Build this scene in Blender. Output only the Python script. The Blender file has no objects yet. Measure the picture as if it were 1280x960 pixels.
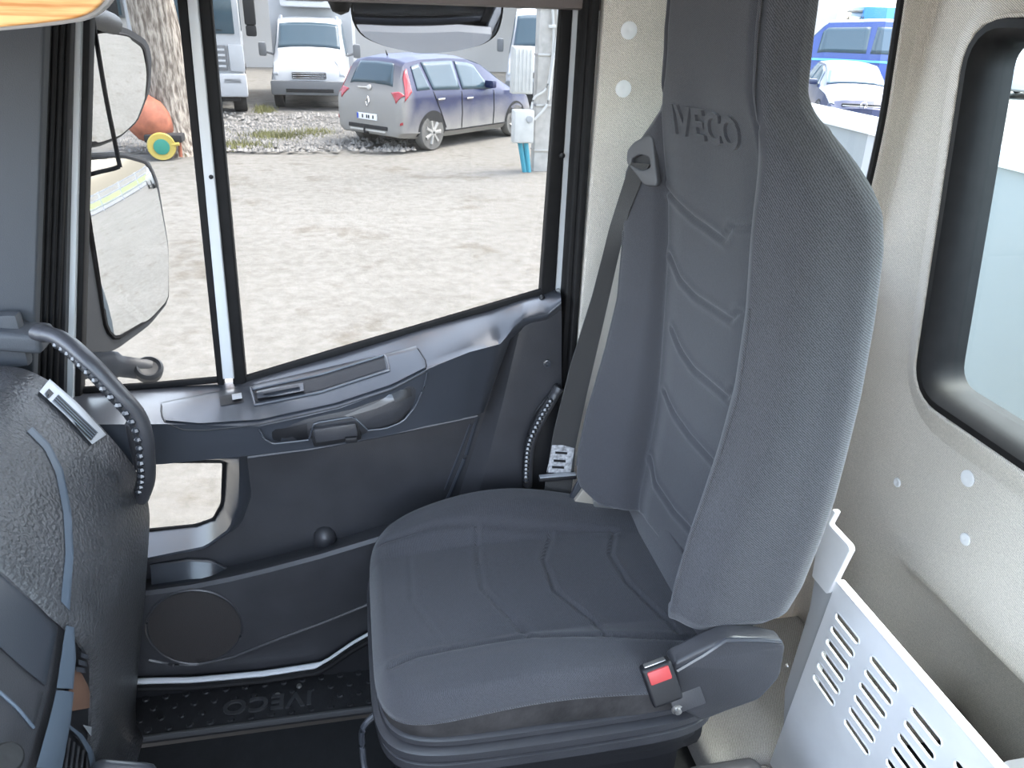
import bpy, bmesh, math, random
import numpy as np
from mathutils import Vector, Matrix
from mathutils.bvhtree import BVHTree
random.seed(7)
scene = bpy.context.scene
COL = scene.collection

# ------------------------------------------------------------------ camera
F, PITCH, YAW, ROLL, EYE = 970.0, 25.8, 12.0, -2.0, 1.5      # focal in pixels of a 1280 px frame
_p, _y, _r = (math.radians(a) for a in (PITCH, YAW, ROLL))
_f = np.array([math.sin(_y)*math.cos(_p), math.cos(_y)*math.cos(_p), -math.sin(_p)])
_rt = np.array([math.cos(_y), -math.sin(_y), 0.0]); _up = np.cross(_rt, _f)
CR = _rt*math.cos(_r) - _up*math.sin(_r); CU = _up*math.cos(_r) + _rt*math.sin(_r)
CP = np.array([0.0, 0.0, EYE])
cd = bpy.data.cameras.new('camera'); cam = bpy.data.objects.new('camera', cd); COL.objects.link(cam)
cd.sensor_width = 36.0; cd.lens = F/1280*36.0; cd.clip_start = 0.02; cd.clip_end = 500
cam.matrix_world = Matrix(((CR[0], CU[0], -_f[0], 0), (CR[1], CU[1], -_f[1], 0), (CR[2], CU[2], -_f[2], EYE), (0, 0, 0, 1)))
scene.camera = cam

# ------------------------------------------------------------------ light
scene.view_settings.view_transform = 'Standard'; scene.view_settings.look = 'None'
scene.view_settings.gamma = 1.0; scene.view_settings.use_curve_mapping = False
scene.view_settings.exposure = 3.02
w = bpy.data.worlds.new('sky'); scene.world = w; w.use_nodes = True
bg = w.node_tree.nodes['Background']
sk = w.node_tree.nodes.new('ShaderNodeTexSky'); sk.sky_type = 'NISHITA'; sk.sun_disc = False; sk.sun_elevation = math.radians(62)
sk.sun_rotation = math.radians(73); sk.air_density = 1.0; sk.dust_density = 3.5; sk.ozone_density = 1.0
hs_n = w.node_tree.nodes.new('ShaderNodeHueSaturation'); hs_n.inputs['Saturation'].default_value = .62      # hazy sky
w.node_tree.links.new(sk.outputs[0], hs_n.inputs['Color']); w.node_tree.links.new(hs_n.outputs[0], bg.inputs[0]); bg.inputs[1].default_value = 0.30
sd = bpy.data.lights.new('sun', 'SUN'); sd.energy = 0.5; sd.angle = math.radians(8); sd.color = (1, .95, .87)
sun = bpy.data.objects.new('sun', sd); COL.objects.link(sun)
sun.rotation_euler = Vector((0.40, 0.12, 0.90)).to_track_quat('Z', 'Y').to_euler()
sun.location = (3, 1, 8)

# ------------------------------------------------------------------ pixel to point helpers
def ray(px, py): return CR*(px-640)/F + CU*(480-py)/F + _f
def hit(px, py, axis, v):
    d = ray(px, py); i = 'xyz'.index(axis); return CP + d*((v-CP[i])/d[i])
def hx(px, py, v): return hit(px, py, 'x', v)
def hy(px, py, v): return hit(px, py, 'y', v)
def hz(px, py, v): return hit(px, py, 'z', v)
def hp(px, py, pt, n):
    d = ray(px, py); n = np.array(n, float); return CP + d*(((np.array(pt)-CP)@n)/(d@n))

# ------------------------------------------------------------------ materials
MATS = {}
def mat(name, col, rough=.5, metal=0., bump=0., bscale=200., var=0., vscale=8., coat=0., spec=.5, sheen=0., alpha=None, emit=None):
    if name in MATS: return MATS[name]
    m = bpy.data.materials.new(name); m.use_nodes = True; nt = m.node_tree; b = nt.nodes['Principled BSDF']
    b.inputs['Base Color'].default_value = (*col, 1); b.inputs['Roughness'].default_value = rough
    b.inputs['Metallic'].default_value = metal; b.inputs['Coat Weight'].default_value = coat; b.inputs['Coat Roughness'].default_value = .22 if rough > .22 else .03
    b.inputs['Specular IOR Level'].default_value = spec
    if sheen: b.inputs['Sheen Weight'].default_value = sheen; b.inputs['Sheen Roughness'].default_value = .4
    tc = nt.nodes.new('ShaderNodeTexCoord')
    if var:
        n = nt.nodes.new('ShaderNodeTexNoise'); n.inputs['Scale'].default_value = vscale; n.inputs['Detail'].default_value = 6
        nt.links.new(tc.outputs['Object'], n.inputs['Vector'])
        r = nt.nodes.new('ShaderNodeValToRGB'); r.color_ramp.elements[0].position = .3; r.color_ramp.elements[1].position = .7
        r.color_ramp.elements[0].color = (*[c*(1-var) for c in col], 1); r.color_ramp.elements[1].color = (*[min(1, c*(1+var)) for c in col], 1)
        nt.links.new(n.outputs['Fac'], r.inputs['Fac']); nt.links.new(r.outputs['Color'], b.inputs['Base Color'])
    if bump:
        n = nt.nodes.new('ShaderNodeTexNoise'); n.inputs['Scale'].default_value = bscale; n.inputs['Detail'].default_value = 2
        nt.links.new(tc.outputs['Object'], n.inputs['Vector'])
        bp = nt.nodes.new('ShaderNodeBump'); bp.inputs['Strength'].default_value = bump; bp.inputs['Distance'].default_value = .001
        nt.links.new(n.outputs['Fac'], bp.inputs['Height']); nt.links.new(bp.outputs['Normal'], b.inputs['Normal'])
    MATS[name] = m; return m
def weave(name, col, scale, rough=.9, contrast=.25, bump=.5, sheen=.25, blotch=.12):
    m = bpy.data.materials.new(name); m.use_nodes = True; nt = m.node_tree; b = nt.nodes['Principled BSDF']
    b.inputs['Roughness'].default_value = rough; b.inputs['Sheen Weight'].default_value = sheen
    b.inputs['Specular IOR Level'].default_value = .25
    tc = nt.nodes.new('ShaderNodeTexCoord'); mp = nt.nodes.new('ShaderNodeMapping'); mp.inputs['Rotation'].default_value = (.6, .5, .8)
    nt.links.new(tc.outputs['Object'], mp.inputs['Vector'])
    wv = nt.nodes.new('ShaderNodeTexWave'); wv.inputs['Scale'].default_value = scale; wv.inputs['Distortion'].default_value = 2.5
    wv.inputs['Detail'].default_value = 2; wv.inputs['Detail Scale'].default_value = 3
    nt.links.new(mp.outputs['Vector'], wv.inputs['Vector'])
    nz = nt.nodes.new('ShaderNodeTexNoise'); nz.inputs['Scale'].default_value = scale*4; nz.inputs['Detail'].default_value = 3
    nt.links.new(tc.outputs['Object'], nz.inputs['Vector'])
    ad = nt.nodes.new('ShaderNodeMath'); ad.operation = 'MULTIPLY_ADD'; ad.inputs[1].default_value = .5
    nt.links.new(wv.outputs['Fac'], ad.inputs[0])
    ml = nt.nodes.new('ShaderNodeMath'); ml.operation = 'MULTIPLY'; ml.inputs[1].default_value = .5
    nt.links.new(nz.outputs['Fac'], ml.inputs[0]); nt.links.new(ml.outputs[0], ad.inputs[2])
    r = nt.nodes.new('ShaderNodeValToRGB'); r.color_ramp.elements[0].position = .25; r.color_ramp.elements[1].position = .75
    r.color_ramp.elements[0].color = (*[c*(1-contrast) for c in col], 1); r.color_ramp.elements[1].color = (*[c*(1+contrast) for c in col], 1)
    nt.links.new(ad.outputs[0], r.inputs['Fac'])
    big = nt.nodes.new('ShaderNodeTexNoise'); big.inputs['Scale'].default_value = 5; nt.links.new(tc.outputs['Object'], big.inputs['Vector'])
    mr = nt.nodes.new('ShaderNodeMapRange'); mr.inputs['To Min'].default_value = 1-blotch; mr.inputs['To Max'].default_value = 1+blotch
    nt.links.new(big.outputs['Fac'], mr.inputs['Value'])
    mx = nt.nodes.new('ShaderNodeMix'); mx.data_type = 'RGBA'; mx.blend_type = 'MULTIPLY'; mx.inputs['Factor'].default_value = 1
    nt.links.new(r.outputs['Color'], mx.inputs['A']); nt.links.new(mr.outputs['Result'], mx.inputs['B'])
    nt.links.new(mx.outputs['Result'], b.inputs['Base Color'])
    bp = nt.nodes.new('ShaderNodeBump'); bp.inputs['Strength'].default_value = bump; bp.inputs['Distance'].default_value = .0008
    nt.links.new(ad.outputs[0], bp.inputs['Height']); nt.links.new(bp.outputs['Normal'], b.inputs['Normal'])
    MATS[name] = m; return m
def glassmat(name, tint=(.95, .97, .97), refl=1.0):
    m = bpy.data.materials.new(name); m.use_nodes = True; nt = m.node_tree; nt.nodes.clear()
    out = nt.nodes.new('ShaderNodeOutputMaterial'); mix = nt.nodes.new('ShaderNodeMixShader')
    t = nt.nodes.new('ShaderNodeBsdfTransparent'); t.inputs[0].default_value = (*tint, 1)
    g = nt.nodes.new('ShaderNodeBsdfGlossy'); g.inputs['Roughness'].default_value = .01
    fr = nt.nodes.new('ShaderNodeFresnel'); fr.inputs['IOR'].default_value = 1.3
    ml = nt.nodes.new('ShaderNodeMath'); ml.operation = 'MULTIPLY'; ml.inputs[1].default_value = refl
    ge = nt.nodes.new('ShaderNodeNewGeometry'); inv = nt.nodes.new('ShaderNodeMath'); inv.operation = 'SUBTRACT'; inv.inputs[0].default_value = 1.0
    m2 = nt.nodes.new('ShaderNodeMath'); m2.operation = 'MULTIPLY'                       # reflect on the outer faces of the pane only
    nt.links.new(ge.outputs['Backfacing'], inv.inputs[1]); nt.links.new(fr.outputs[0], ml.inputs[0])
    nt.links.new(ml.outputs[0], m2.inputs[0]); nt.links.new(inv.outputs[0], m2.inputs[1]); nt.links.new(m2.outputs[0], mix.inputs[0])
    nt.links.new(t.outputs[0], mix.inputs[1]); nt.links.new(g.outputs[0], mix.inputs[2]); nt.links.new(mix.outputs[0], out.inputs[0])
    MATS[name] = m; return m
PLA = mat('black_plastic', (.044, .044, .049), .36, bump=.35, bscale=420, var=.12, vscale=14)
PLS = mat('satin_plastic', (.044, .048, .058), .30, coat=.7, bump=.18, bscale=500)
PLG = mat('dash_grain', (.060, .060, .064), .36, bump=.9, bscale=150, var=.15, vscale=20)
PLD = mat('deep_black_plastic', (.010, .010, .012), .5, bump=.2, bscale=300)
TRIM = mat('grey_blue_trim', (.095, .12, .155), .40)
SILV = mat('silver_bezel', (.42, .44, .47), .35, metal=.3)
APIL = mat('pillar_trim', (.050, .055, .063), .6, bump=.5, bscale=500)
RUB = mat('black_rubber', (.010, .0095, .010), .62, spec=.22, var=.2, vscale=30)
PAINT = mat('white_paint', (.62, .635, .65), .25, coat=.3, var=.03, vscale=5)
SEATF = weave('seat_fabric', (.058, .058, .065), 190, contrast=.45, bump=.6)
SEATS = weave('seat_side_fabric', (.066, .066, .072), 120, contrast=.5, bump=.8)
WORN = mat('worn_fabric', (.035, .032, .032), .85, bump=.6, bscale=150, var=.45, vscale=28)
FELT = weave('grey_felt', (.60, .555, .495), 130, contrast=.38, bump=.8, sheen=.1, blotch=.1)
FELTD = weave('grey_felt_floor', (.38, .36, .335), 130, contrast=.35, bump=.8, sheen=.1, blotch=.2)
CLIP = mat('clip_plastic', (.78, .79, .80), .45)
BELT = weave('belt_webbing', (.05, .048, .047), 420, contrast=.2, bump=.4, blotch=.05)
METAL = mat('grey_painted_metal', (.86, .86, .855), .45, bump=.1, bscale=80, var=.05, vscale=10)
STEEL = mat('steel', (.5, .49, .47), .35, metal=.9)
BRASS = mat('dull_bracket', (.42, .38, .32), .5, metal=.4)
RED = mat('red_button', (.50, .06, .06), .4)
WOOD = None
MIRR = mat('mirror_glass', (.80, .82, .83), .02, metal=1.0)
GLASS = glassmat('window_glass', (.80, .82, .82))
GLASSD = glassmat('door_glass', (.60, .61, .61), .6)
GLASS2 = glassmat('tinted_glass', (.86, .93, .93))
CARPET = mat('floor_rubber', (.006, .0065, .0075), .8, bump=.8, bscale=90, var=.3, vscale=20)
TREAD = mat('tread_plastic', (.013, .013, .0145), .6, bump=.5, bscale=120, var=.3, vscale=25)
CAPW = mat('label_paper', (.40, .40, .41), .4, var=.5, vscale=150)

for n_ in MATS['dash_grain'].node_tree.nodes:
    if n_.type == 'BUMP': n_.inputs['Distance'].default_value = .0035

# ------------------------------------------------------------------ mesh helpers
ORG = {}
def root(name, loc, label=None, cat=None, group=None, kind=None):
    o = bpy.data.objects.new(name, None); COL.objects.link(o); o.location = loc; o.empty_display_size = .1
    ORG[o.name] = np.array(loc, float); tag(o, label, cat, group, kind); return o
def tag(o, label=None, cat=None, group=None, kind=None):
    if label: o['label'] = label
    if cat: o['category'] = cat
    if group: o['group'] = group
    if kind: o['kind'] = kind
    return o
def link(name, me, material, parent=None, sharp=38, loc=(0, 0, 0)):
    o = bpy.data.objects.new(name, me); COL.objects.link(o); o.location = loc
    if material is not None and not me.materials: me.materials.append(material)
    if parent is not None: o.parent = parent
    if sharp is not None:
        me.shade_smooth(); me.set_sharp_from_angle(angle=math.radians(sharp))
    ORG[o.name] = ORG.get(parent.name, np.zeros(3)) if parent is not None else np.array(loc, float)
    return o
def mk(name, V, Fc, material, parent=None, sharp=38, fix=True):
    """world-space vertices -> one mesh object (origin at parent's origin, or at its own base)"""
    V = np.array(V, float)
    if parent is not None: org = ORG[parent.name]; loc = (0, 0, 0)
    else:
        org = np.array([(V[:, 0].min()+V[:, 0].max())/2, (V[:, 1].min()+V[:, 1].max())/2, V[:, 2].min()]); loc = org
    me = bpy.data.meshes.new(name); me.from_pydata((V-org).tolist(), [], [tuple(int(i) for i in f) for f in Fc]); me.update()
    if fix:
        bm = bmesh.new(); bm.from_mesh(me); bmesh.ops.recalc_face_normals(bm, faces=bm.faces); bm.to_mesh(me); bm.free()
    return link(name, me, material, parent, sharp, loc)
class MB:
    def __init__(s): s.V = []; s.F = []
    def add(s, V, Fc):
        n = len(s.V); s.V += [tuple(map(float, v)) for v in V]; s.F += [tuple(int(i)+n for i in f) for f in Fc]; return s
    def build(s, name, material, parent=None, sharp=38, fix=True): return mk(name, s.V, s.F, material, parent, sharp, fix)
def loft(secs, closed=True, caps=True):
    secs = [np.array(s, float) for s in secs]; n = len(secs[0]); V = np.concatenate(secs); Fc = []
    for i in range(len(secs)-1):
        for j in range(n if closed else n-1):
            k = (j+1) % n; Fc.append((i*n+j, i*n+k, (i+1)*n+k, (i+1)*n+j))
    if caps and closed:
        Fc.append(tuple(range(n))[::-1]); Fc.append(tuple((len(secs)-1)*n+j for j in range(n)))
    return V, Fc
def boxg(c, s, bev=0.0, seg=2, rot=None):
    bm = bmesh.new(); bmesh.ops.create_cube(bm, size=1.0)
    for v in bm.verts: v.co = Vector((v.co.x*s[0], v.co.y*s[1], v.co.z*s[2]))
    if bev: bmesh.ops.bevel(bm, geom=bm.edges[:], offset=min(bev, min(s)*.45), segments=seg, profile=.6, affect='EDGES')
    if rot is not None: bmesh.ops.transform(bm, matrix=rot.to_4x4(), verts=bm.verts)
    bm.verts.index_update()
    V = [tuple(v.co + Vector(c)) for v in bm.verts]; Fc = [tuple(v.index for v in f.verts) for f in bm.faces]; bm.free()
    return V, Fc
def box(name, c, s, material, parent=None, bev=.004, seg=2, rot=None): return mk(name, *boxg(c, s, bev, seg, rot), material, parent)
def catmull(P, n=8, closed=False):
    P = [np.array(p, float) for p in P]; out = []; N = len(P)
    rng = range(N) if closed else range(N-1)
    for i in rng:
        p0 = P[(i-1) % N] if closed or i > 0 else 2*P[0]-P[1]
        p1 = P[i]; p2 = P[(i+1) % N]
        p3 = P[(i+2) % N] if closed or i+2 < N else 2*P[-1]-P[-2]
        for k in range(n):
            t = k/n
            out.append(.5*((2*p1)+(-p0+p2)*t+(2*p0-5*p1+4*p2-p3)*t*t+(-p0+3*p1-3*p2+p3)*t**3))
    if not closed: out.append(P[-1])
    return out
def tubeg(P, r, n=10, closed=False, flat=1.0, up=(0, 0, 1), caps=True):
    P = [np.array(p, float) for p in P]; N = len(P); secs = []
    rr = r if hasattr(r, '__len__') else [r]*N
    for i in range(N):
        a = P[i-1] if (i > 0 or closed) else P[i]; b = P[(i+1) % N] if (i < N-1 or closed) else P[i]
        t = b-a; t /= np.linalg.norm(t)+1e-12
        u = np.array(up, float)
        if abs(u@t) > .95: u = np.array([1., 0, 0])
        s = np.cross(t, u); s /= np.linalg.norm(s); v = np.cross(s, t)
        secs.append([P[i]+rr[i]*(math.cos(2*math.pi*k/n)*s*flat+math.sin(2*math.pi*k/n)*v) for k in range(n)])
    if closed: secs.append(secs[0]); return loft(secs, True, False)
    return loft(secs, True, caps)
def tube(name, P, r, material, parent=None, **k): return mk(name, *tubeg(P, r, **k), material, parent)
def roundpoly(P, r, n=5):
    P = [np.array(p, float) for p in P]; out = []; N = len(P)
    rr = r if hasattr(r, '__len__') else [r]*N
    for i in range(N):
        a, b, c = P[i-1], P[i], P[(i+1) % N]
        da, dc = a-b, c-b; la, lc = np.linalg.norm(da), np.linalg.norm(dc); q = min(rr[i], la*.48, lc*.48)
        if q < 1e-5: out.append(b); continue
        p0, p2 = b+da/la*q, b+dc/lc*q
        for k in range(n+1):
            t = k/n; out.append((1-t)**2*p0+2*t*(1-t)*b+t*t*p2)
    return out
def plateg(outer, holes, thick, fmap, bevel=0.0):
    """filled 2D outline (u,v) with holes, thickness along w (0..thick); fmap(u,v,w) -> world"""
    cu = bpy.data.curves.new('tmp', 'CURVE'); cu.dimensions = '2D'; cu.fill_mode = 'BOTH'
    cu.extrude = max(thick/2-bevel, 1e-5); cu.bevel_depth = bevel; cu.bevel_resolution = 2; cu.offset = -bevel
    for loop in [outer]+list(holes):
        sp = cu.splines.new('POLY'); sp.points.add(len(loop)-1); sp.use_cyclic_u = True
        for p, q in zip(sp.points, loop): p.co = (q[0], q[1], 0, 1)
    ob = bpy.data.objects.new('tmp', cu); COL.objects.link(ob)
    dg = bpy.context.evaluated_depsgraph_get(); dg.update()
    me = bpy.data.meshes.new_from_object(ob.evaluated_get(dg))
    bm = bmesh.new(); bm.from_mesh(me); bmesh.ops.remove_doubles(bm, verts=bm.verts, dist=1e-6); bm.verts.index_update()
    V = [fmap(v.co.x, v.co.y, v.co.z+thick/2) for v in bm.verts]; Fc = [tuple(v.index for v in f.verts) for f in bm.faces]; bm.free()
    bpy.data.objects.remove(ob); bpy.data.curves.remove(cu); bpy.data.meshes.remove(me)
    return V, Fc
def plate(name, outer, holes, thick, fmap, material, parent=None, bevel=0.0, sharp=38):
    return mk(name, *plateg(outer, holes, thick, fmap, bevel), material, parent, sharp)
def YW(y0): return lambda u, v, w_: (u, y0+w_, v)          # outline in x,z, thickness going away from the camera
def XW(x0): return lambda u, v, w_: (x0+w_, u, v)          # outline in y,z
def ZW(z0): return lambda u, v, w_: (u, v, z0+w_)
def pyl(P, Y): return [tuple(hy(a, b, Y)[[0, 2]]) for a, b in P]
def pxl(P, X): return [tuple(hx(a, b, X)[[1, 2]]) for a, b in P]
def bvh(o):
    me = o.data; og = ORG[o.name] if o.parent is not None else np.array(o.location)
    return BVHTree.FromPolygons([Vector(np.array(v.co)+og) for v in me.vertices], [tuple(p.vertices) for p in me.polygons])
def drape(px, py, tree, off=0.0):
    d = Vector(ray(px, py)).normalized(); h = tree.ray_cast(Vector(CP), d)
    if h[0] is None: return None
    n = h[1] if h[1].dot(d) < 0 else -h[1]
    return np.array(h[0]+n*off)
def dense(P, n):
    P = [np.array(p, float) for p in P]; L = [0]
    for a, b in zip(P, P[1:]): L.append(L[-1]+np.linalg.norm(b-a))
    out = []
    for k in range(n+1):
        s = L[-1]*k/n; i = max(0, min(len(P)-2, int(np.searchsorted(L, s, 'right'))-1)); t = (s-L[i])/max(L[i+1]-L[i], 1e-9)
        out.append(P[i]*(1-t)+P[i+1]*t)
    return out
def stripg(A, B, tree, n=24, m=6, off=.003, depth=.006, edge=True):
    """a panel lying on a surface: between outline polylines A and B; thickness runs back into the surface"""
    A = dense(A, n); B = dense(B, n); top = []; last = None
    for i in range(n+1):
        for j in range(m+1):
            q = A[i]*(1-j/m)+B[i]*(j/m); p = drape(q[0], q[1], tree, off)
            if p is None: p = last
            last = p; top.append(p)
    first = next(p for p in top if p is not None)
    top = np.array([first if p is None else p for p in top]); dirs = np.array([(p-CP)/np.linalg.norm(p-CP) for p in top]); bot = top+dirs*depth
    V = np.concatenate([top, bot]); K = (n+1)*(m+1); Fc = []
    ix = lambda i, j: i*(m+1)+j
    for i in range(n):
        for j in range(m):
            q = (ix(i, j), ix(i+1, j), ix(i+1, j+1), ix(i, j+1)); Fc.append(q); Fc.append(tuple(K+a for a in q[::-1]))
    for i in range(n):
        for j in (0, m): Fc.append((ix(i, j), ix(i+1, j), K+ix(i+1, j), K+ix(i, j)))
    for j in range(m):
        for i in (0, n): Fc.append((ix(i, j), ix(i, j+1), K+ix(i, j+1), K+ix(i, j)))
    return V, Fc
def strip(name, A, B, tree, material, parent, **k): return mk(name, *stripg(A, B, tree, **k), material, parent)
def beadg(P, tree, r, n=30, off=0.0, flat=1.0):
    pts = [drape(a, b, tree, off) for a, b in dense(P, n)]; pts = [p for p in pts if p is not None]
    return tubeg(pts, r, 6, flat=flat)
def bead(name, P, tree, r, material, parent, **k): return mk(name, *beadg(P, tree, r, **k), material, parent)
def lathe_g(prof, c, axis, n=20):
    """profile (radius, height) turned about axis through c"""
    a = Vector(axis).normalized(); u = a.orthogonal().normalized(); v = a.cross(u); secs = []
    for r_, h_ in prof:
        secs.append([np.array(Vector(c)+a*h_+(u*math.cos(2*math.pi*k/n)+v*math.sin(2*math.pi*k/n))*max(r_, 1e-4)) for k in range(n)])
    return loft(secs, True, True)
def textmesh(s, size, extrude, bold=0.0, spacing=1.0):
    cu = bpy.data.curves.new('tmp', 'FONT'); cu.body = s; cu.size = size; cu.extrude = extrude; cu.offset = bold
    cu.align_x = 'CENTER'; cu.align_y = 'CENTER'; cu.space_character = spacing; cu.resolution_u = 4
    ob = bpy.data.objects.new('tmp', cu); COL.objects.link(ob)
    dg = bpy.context.evaluated_depsgraph_get(); dg.update()
    me = bpy.data.meshes.new_from_object(ob.evaluated_get(dg))
    V = [tuple(v.co) for v in me.vertices]; Fc = [tuple(p.vertices) for p in me.polygons]
    bpy.data.objects.remove(ob); bpy.data.curves.remove(cu); bpy.data.meshes.remove(me)
    return V, Fc
def interp(keys, z):
    xs = [k[0] for k in keys]; return [float(np.interp(z, xs, [k[i] for k in keys])) for i in range(1, len(keys[0]))]
def smooth1(a, it):
    a = a.copy()
    for _ in range(it): a[1:-1] = (a[:-2]+2*a[1:-1]+a[2:])/4
    return a
# ================================================================== CAB STRUCTURE
def st(o): o['kind'] = 'structure'; return o
GZ = -1.08
def grow(loop, d):
    P = [np.array(p) for p in loop]; N = len(P); out = []
    ar = sum(P[i-1][0]*P[i][1]-P[i][0]*P[i-1][1] for i in range(N)); sg = 1 if ar > 0 else -1
    for i in range(N):
        t = P[(i+1) % N]-P[i-1]; t = t/(np.linalg.norm(t)+1e-9); out.append(P[i]+sg*d*np.array((t[1], -t[0])))
    return out
# floor, rear floor hump, roof
st(mk('floor', *boxg((-.02, .42, -.07), (2.1, 1.86, .08), .0), CARPET))
st(mk('floor_hump', *boxg((.76, .24, -.03), (.15, 1.60, .10), .02), FELTD)); st(mk('floor_step', *boxg((1.02, 1.245, -.02), (.66, .41, .12), .03, 3), FELTD)); st(mk('floor_shade_strip', *boxg((1.11, .24, -.035), (.54, 1.60, .08), .01), CARPET))  # strip behind the slotted panel coloured near black to stand for its shade
# roof with the front header and the rail above the door
ceil = root('ceiling', (.05, .42, 1.73), kind='structure')
hat = roundpoly([(-.78, -.25), (.05, -.25), (.05, .80), (-.78, .80)], .05)  # glazed hatch added in the unseen roof to let more skylight in
plate('headliner', [(-1.05, -.73), (1.15, -.73), (1.15, 1.57), (-1.05, 1.57)], [hat], .05, ZW(1.73), FELT, ceil)
plate('added_hatch_pane', grow(hat, .01), [], .006, ZW(1.765), GLASS2, ceil)
mk('added_hatch_frame', *tubeg([(p[0], p[1], 1.735) for p in hat], .012, 8, closed=True), PLA, ceil)
st(mk('header_front', *boxg((-.93, .42, 1.64), (.14, 2.2, .22), .03), APIL))
st(mk('door_header', *boxg((-.08, 1.585, 1.614), (1.22, .13, .225), .012), mat('header_trim', (.16, .135, .125), .7, bump=.3, bscale=300)))
st(mk('header_trim', *boxg((-.42, 1.47, 1.522), (.36, .10, .03), .012), mat('header_grey', (.42, .42, .43), .6)))
# fire wall under the windscreen
st(mk('wall_front', *boxg((-1.0, .42, .4), (.06, 2.2, 1.0), .0), PLD))

# ---- side wall behind the door (felt) with the corner window opening
wall_r = root('wall_right', (.8, 1.5, 0), kind='structure')
quarter = roundpoly([(.70, 1.02), (1.082, 1.02), (1.085, 1.20), (1.083, 1.32), (1.052, 1.66), (.70, 1.66)], .05)
side_out = [(.455, -.02), (1.16, -.02), (1.16, 1.72), (.462, 1.72)]
plate('felt_lining', side_out, [quarter], .03, YW(1.485), FELT, wall_r, bevel=.006)
plate('outer_skin', [(.455, -.02), (1.24, -.02), (1.24, 1.78), (.462, 1.78)], [[(.62, .98), (1.17, .98), (1.15, 1.72), (.62, 1.72)]], .03, YW(1.56), PAINT, wall_r)
V, Fc = tubeg([(a, 1.50, b) for a, b in quarter], .009, 8, closed=True, up=(0, 1, 0)); mk('ragged_felt_edge', V, Fc, RUB, wall_r)
plate('window_pane', [tuple(np.array(q)+(np.array((.9, 1.35))-q)*-.02) for q in quarter], [], .005, YW(1.545), GLASS, wall_r)
def clip(c, axis, r, parent):
    mk('trim_clip', *lathe_g([(r, 0), (r, .002), (r*.8, .0035), (r*.25, .003), (.001, .002)], c, axis, 18), CLIP, parent)
for px, py in ((786, 38), (779, 111)): clip(hy(px, py, 1.484), (0, -1, 0), .0155, wall_r)
# rounded felt corner between side and rear wall
arc = [(1.092+.03*math.sin(a), 1.457+.03*math.cos(a)) for a in np.linspace(0, math.pi/2, 9)]+[(1.16, 1.457), (1.16, 1.52), (1.092, 1.52)]
st(mk('trim_1', *loft([[(x, y, z) for x, y in arc] for z in (-.02, 1.72)]), FELT))

# ---- rear wall with the window
RX = 1.12
wall_b = root('wall_rear', (RX, .6, 0), kind='structure')
gl = pxl([(1252, 70), (1184, 476), (1205, 498), (1280, 543)], RX)
ytop, ybot = gl[0][0], gl[1][0]
zt, zb = 1.475, gl[1][1]-.012
win = roundpoly([(ytop+.02, zt), (ybot+.012, zb), (-.25, zb), (-.25, zt)], .045, 6)
g1 = grow(win, .036); g2 = grow(win, .085)
plate('felt_lining', [(1.47, .46), (1.47, 1.72), (-.5, 1.72), (-.5, .46)], [g1], .03, XW(RX), FELT, wall_b)
# padded felt lip round the window
secs = []
for k in range(7):
    t = k/6; d = .032+(.105-.032)*t; hgt = .030*math.sin(math.pi*min(1, (1-t)*1.0)*.5)**1.4
    secs.append([(RX-hgt-.0005, p[0], p[1]) for p in grow(win, d)])
secs.insert(0, [(RX+.03, p[0], p[1]) for p in grow(win, .030)])
mk('padded_lip', *loft(secs, True, False), FELT, wall_b)
# black gasket, with a wavy felt edge on it
secs = []
for d, x in ((.043, RX-.022), (.036, RX-.034), (.022, RX-.036), (.010, RX-.026), (.002, RX-.008), (0, RX+.012), (0, RX+.045), (.045, RX+.045), (.043, RX-.022)):
    secs.append([(x, p[0], p[1]) for p in grow(win, d)])
mk('window_gasket', *loft(secs, True, False), RUB, wall_b)
P = []; gg = dense([*grow(win, .041), grow(win, .041)[0]], 420)
for i, p in enumerate(gg[:-1]): P.append((RX-.031+random.uniform(-.001, .001), p[0]+random.uniform(-.0022, .0022), p[1]+random.uniform(-.0022, .0022)))
mk('frayed_edge', *tubeg(P, .0042, 6, closed=True, up=(1, 0, 0)), FELT, wall_b)
plate('window_pane', grow(win, .012), [], .005, XW(RX+.02), GLASS2, wall_b)
# lower wall: rolls under into a recess above the floor
zz = [.475, .462, .450, .435, .415, .39, .36, .32, .25, .15, .0]; rec = [.004, .001, .003, .014, .04, .08, .13, .18, .22, .23, .23]
V = []; Fc = []; ys = np.linspace(-.5, 1.47, 60)
for y in ys:
    s_ = min(1, max(0, (1.24-y)/.13)); s_ = s_*s_*(3-2*s_)
    for z, r_ in zip(zz, rec): V.append((RX+.002+r_*s_-.010*(1-s_)*math.sin(math.pi*min(1, (.475-z)/.2)), y, z))
m_ = len(zz)
for i in range(len(ys)-1):
    for k in range(m_-1): Fc.append((i*m_+k, (i+1)*m_+k, (i+1)*m_+k+1, i*m_+k+1))
lw = mk('lower_lining', V, Fc, FELT, wall_b, sharp=60); md = lw.modifiers.new('thickness', 'SOLIDIFY'); md.thickness = .012; md.offset = -1 
for px, py, r in ((1210, 598, .0165), (1122, 603, .0105), (1207, 674, .0125)): clip(hx(px, py, RX-.001), (-1, 0, 0), r, wall_b)
tag(mk('storage_box', *boxg((RX-.01, .52, .22), (.15, .42, .30), .01), METAL), 'grey box lying behind the slotted metal panel against the rear wall', 'box')

# driver side: pillar and sill of the open driver door, rear quarter
wall_l = root('wall_left', (.8, -.5, 0), kind='structure')
mk('felt_lining', *boxg((.85, -.53, .85), (.6, .04, 1.75), .01), FELT, wall_l)
mk('sill', *boxg((-.3, -.53, .1), (1.7, .04, .3), .01), PLD, wall_l)

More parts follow.
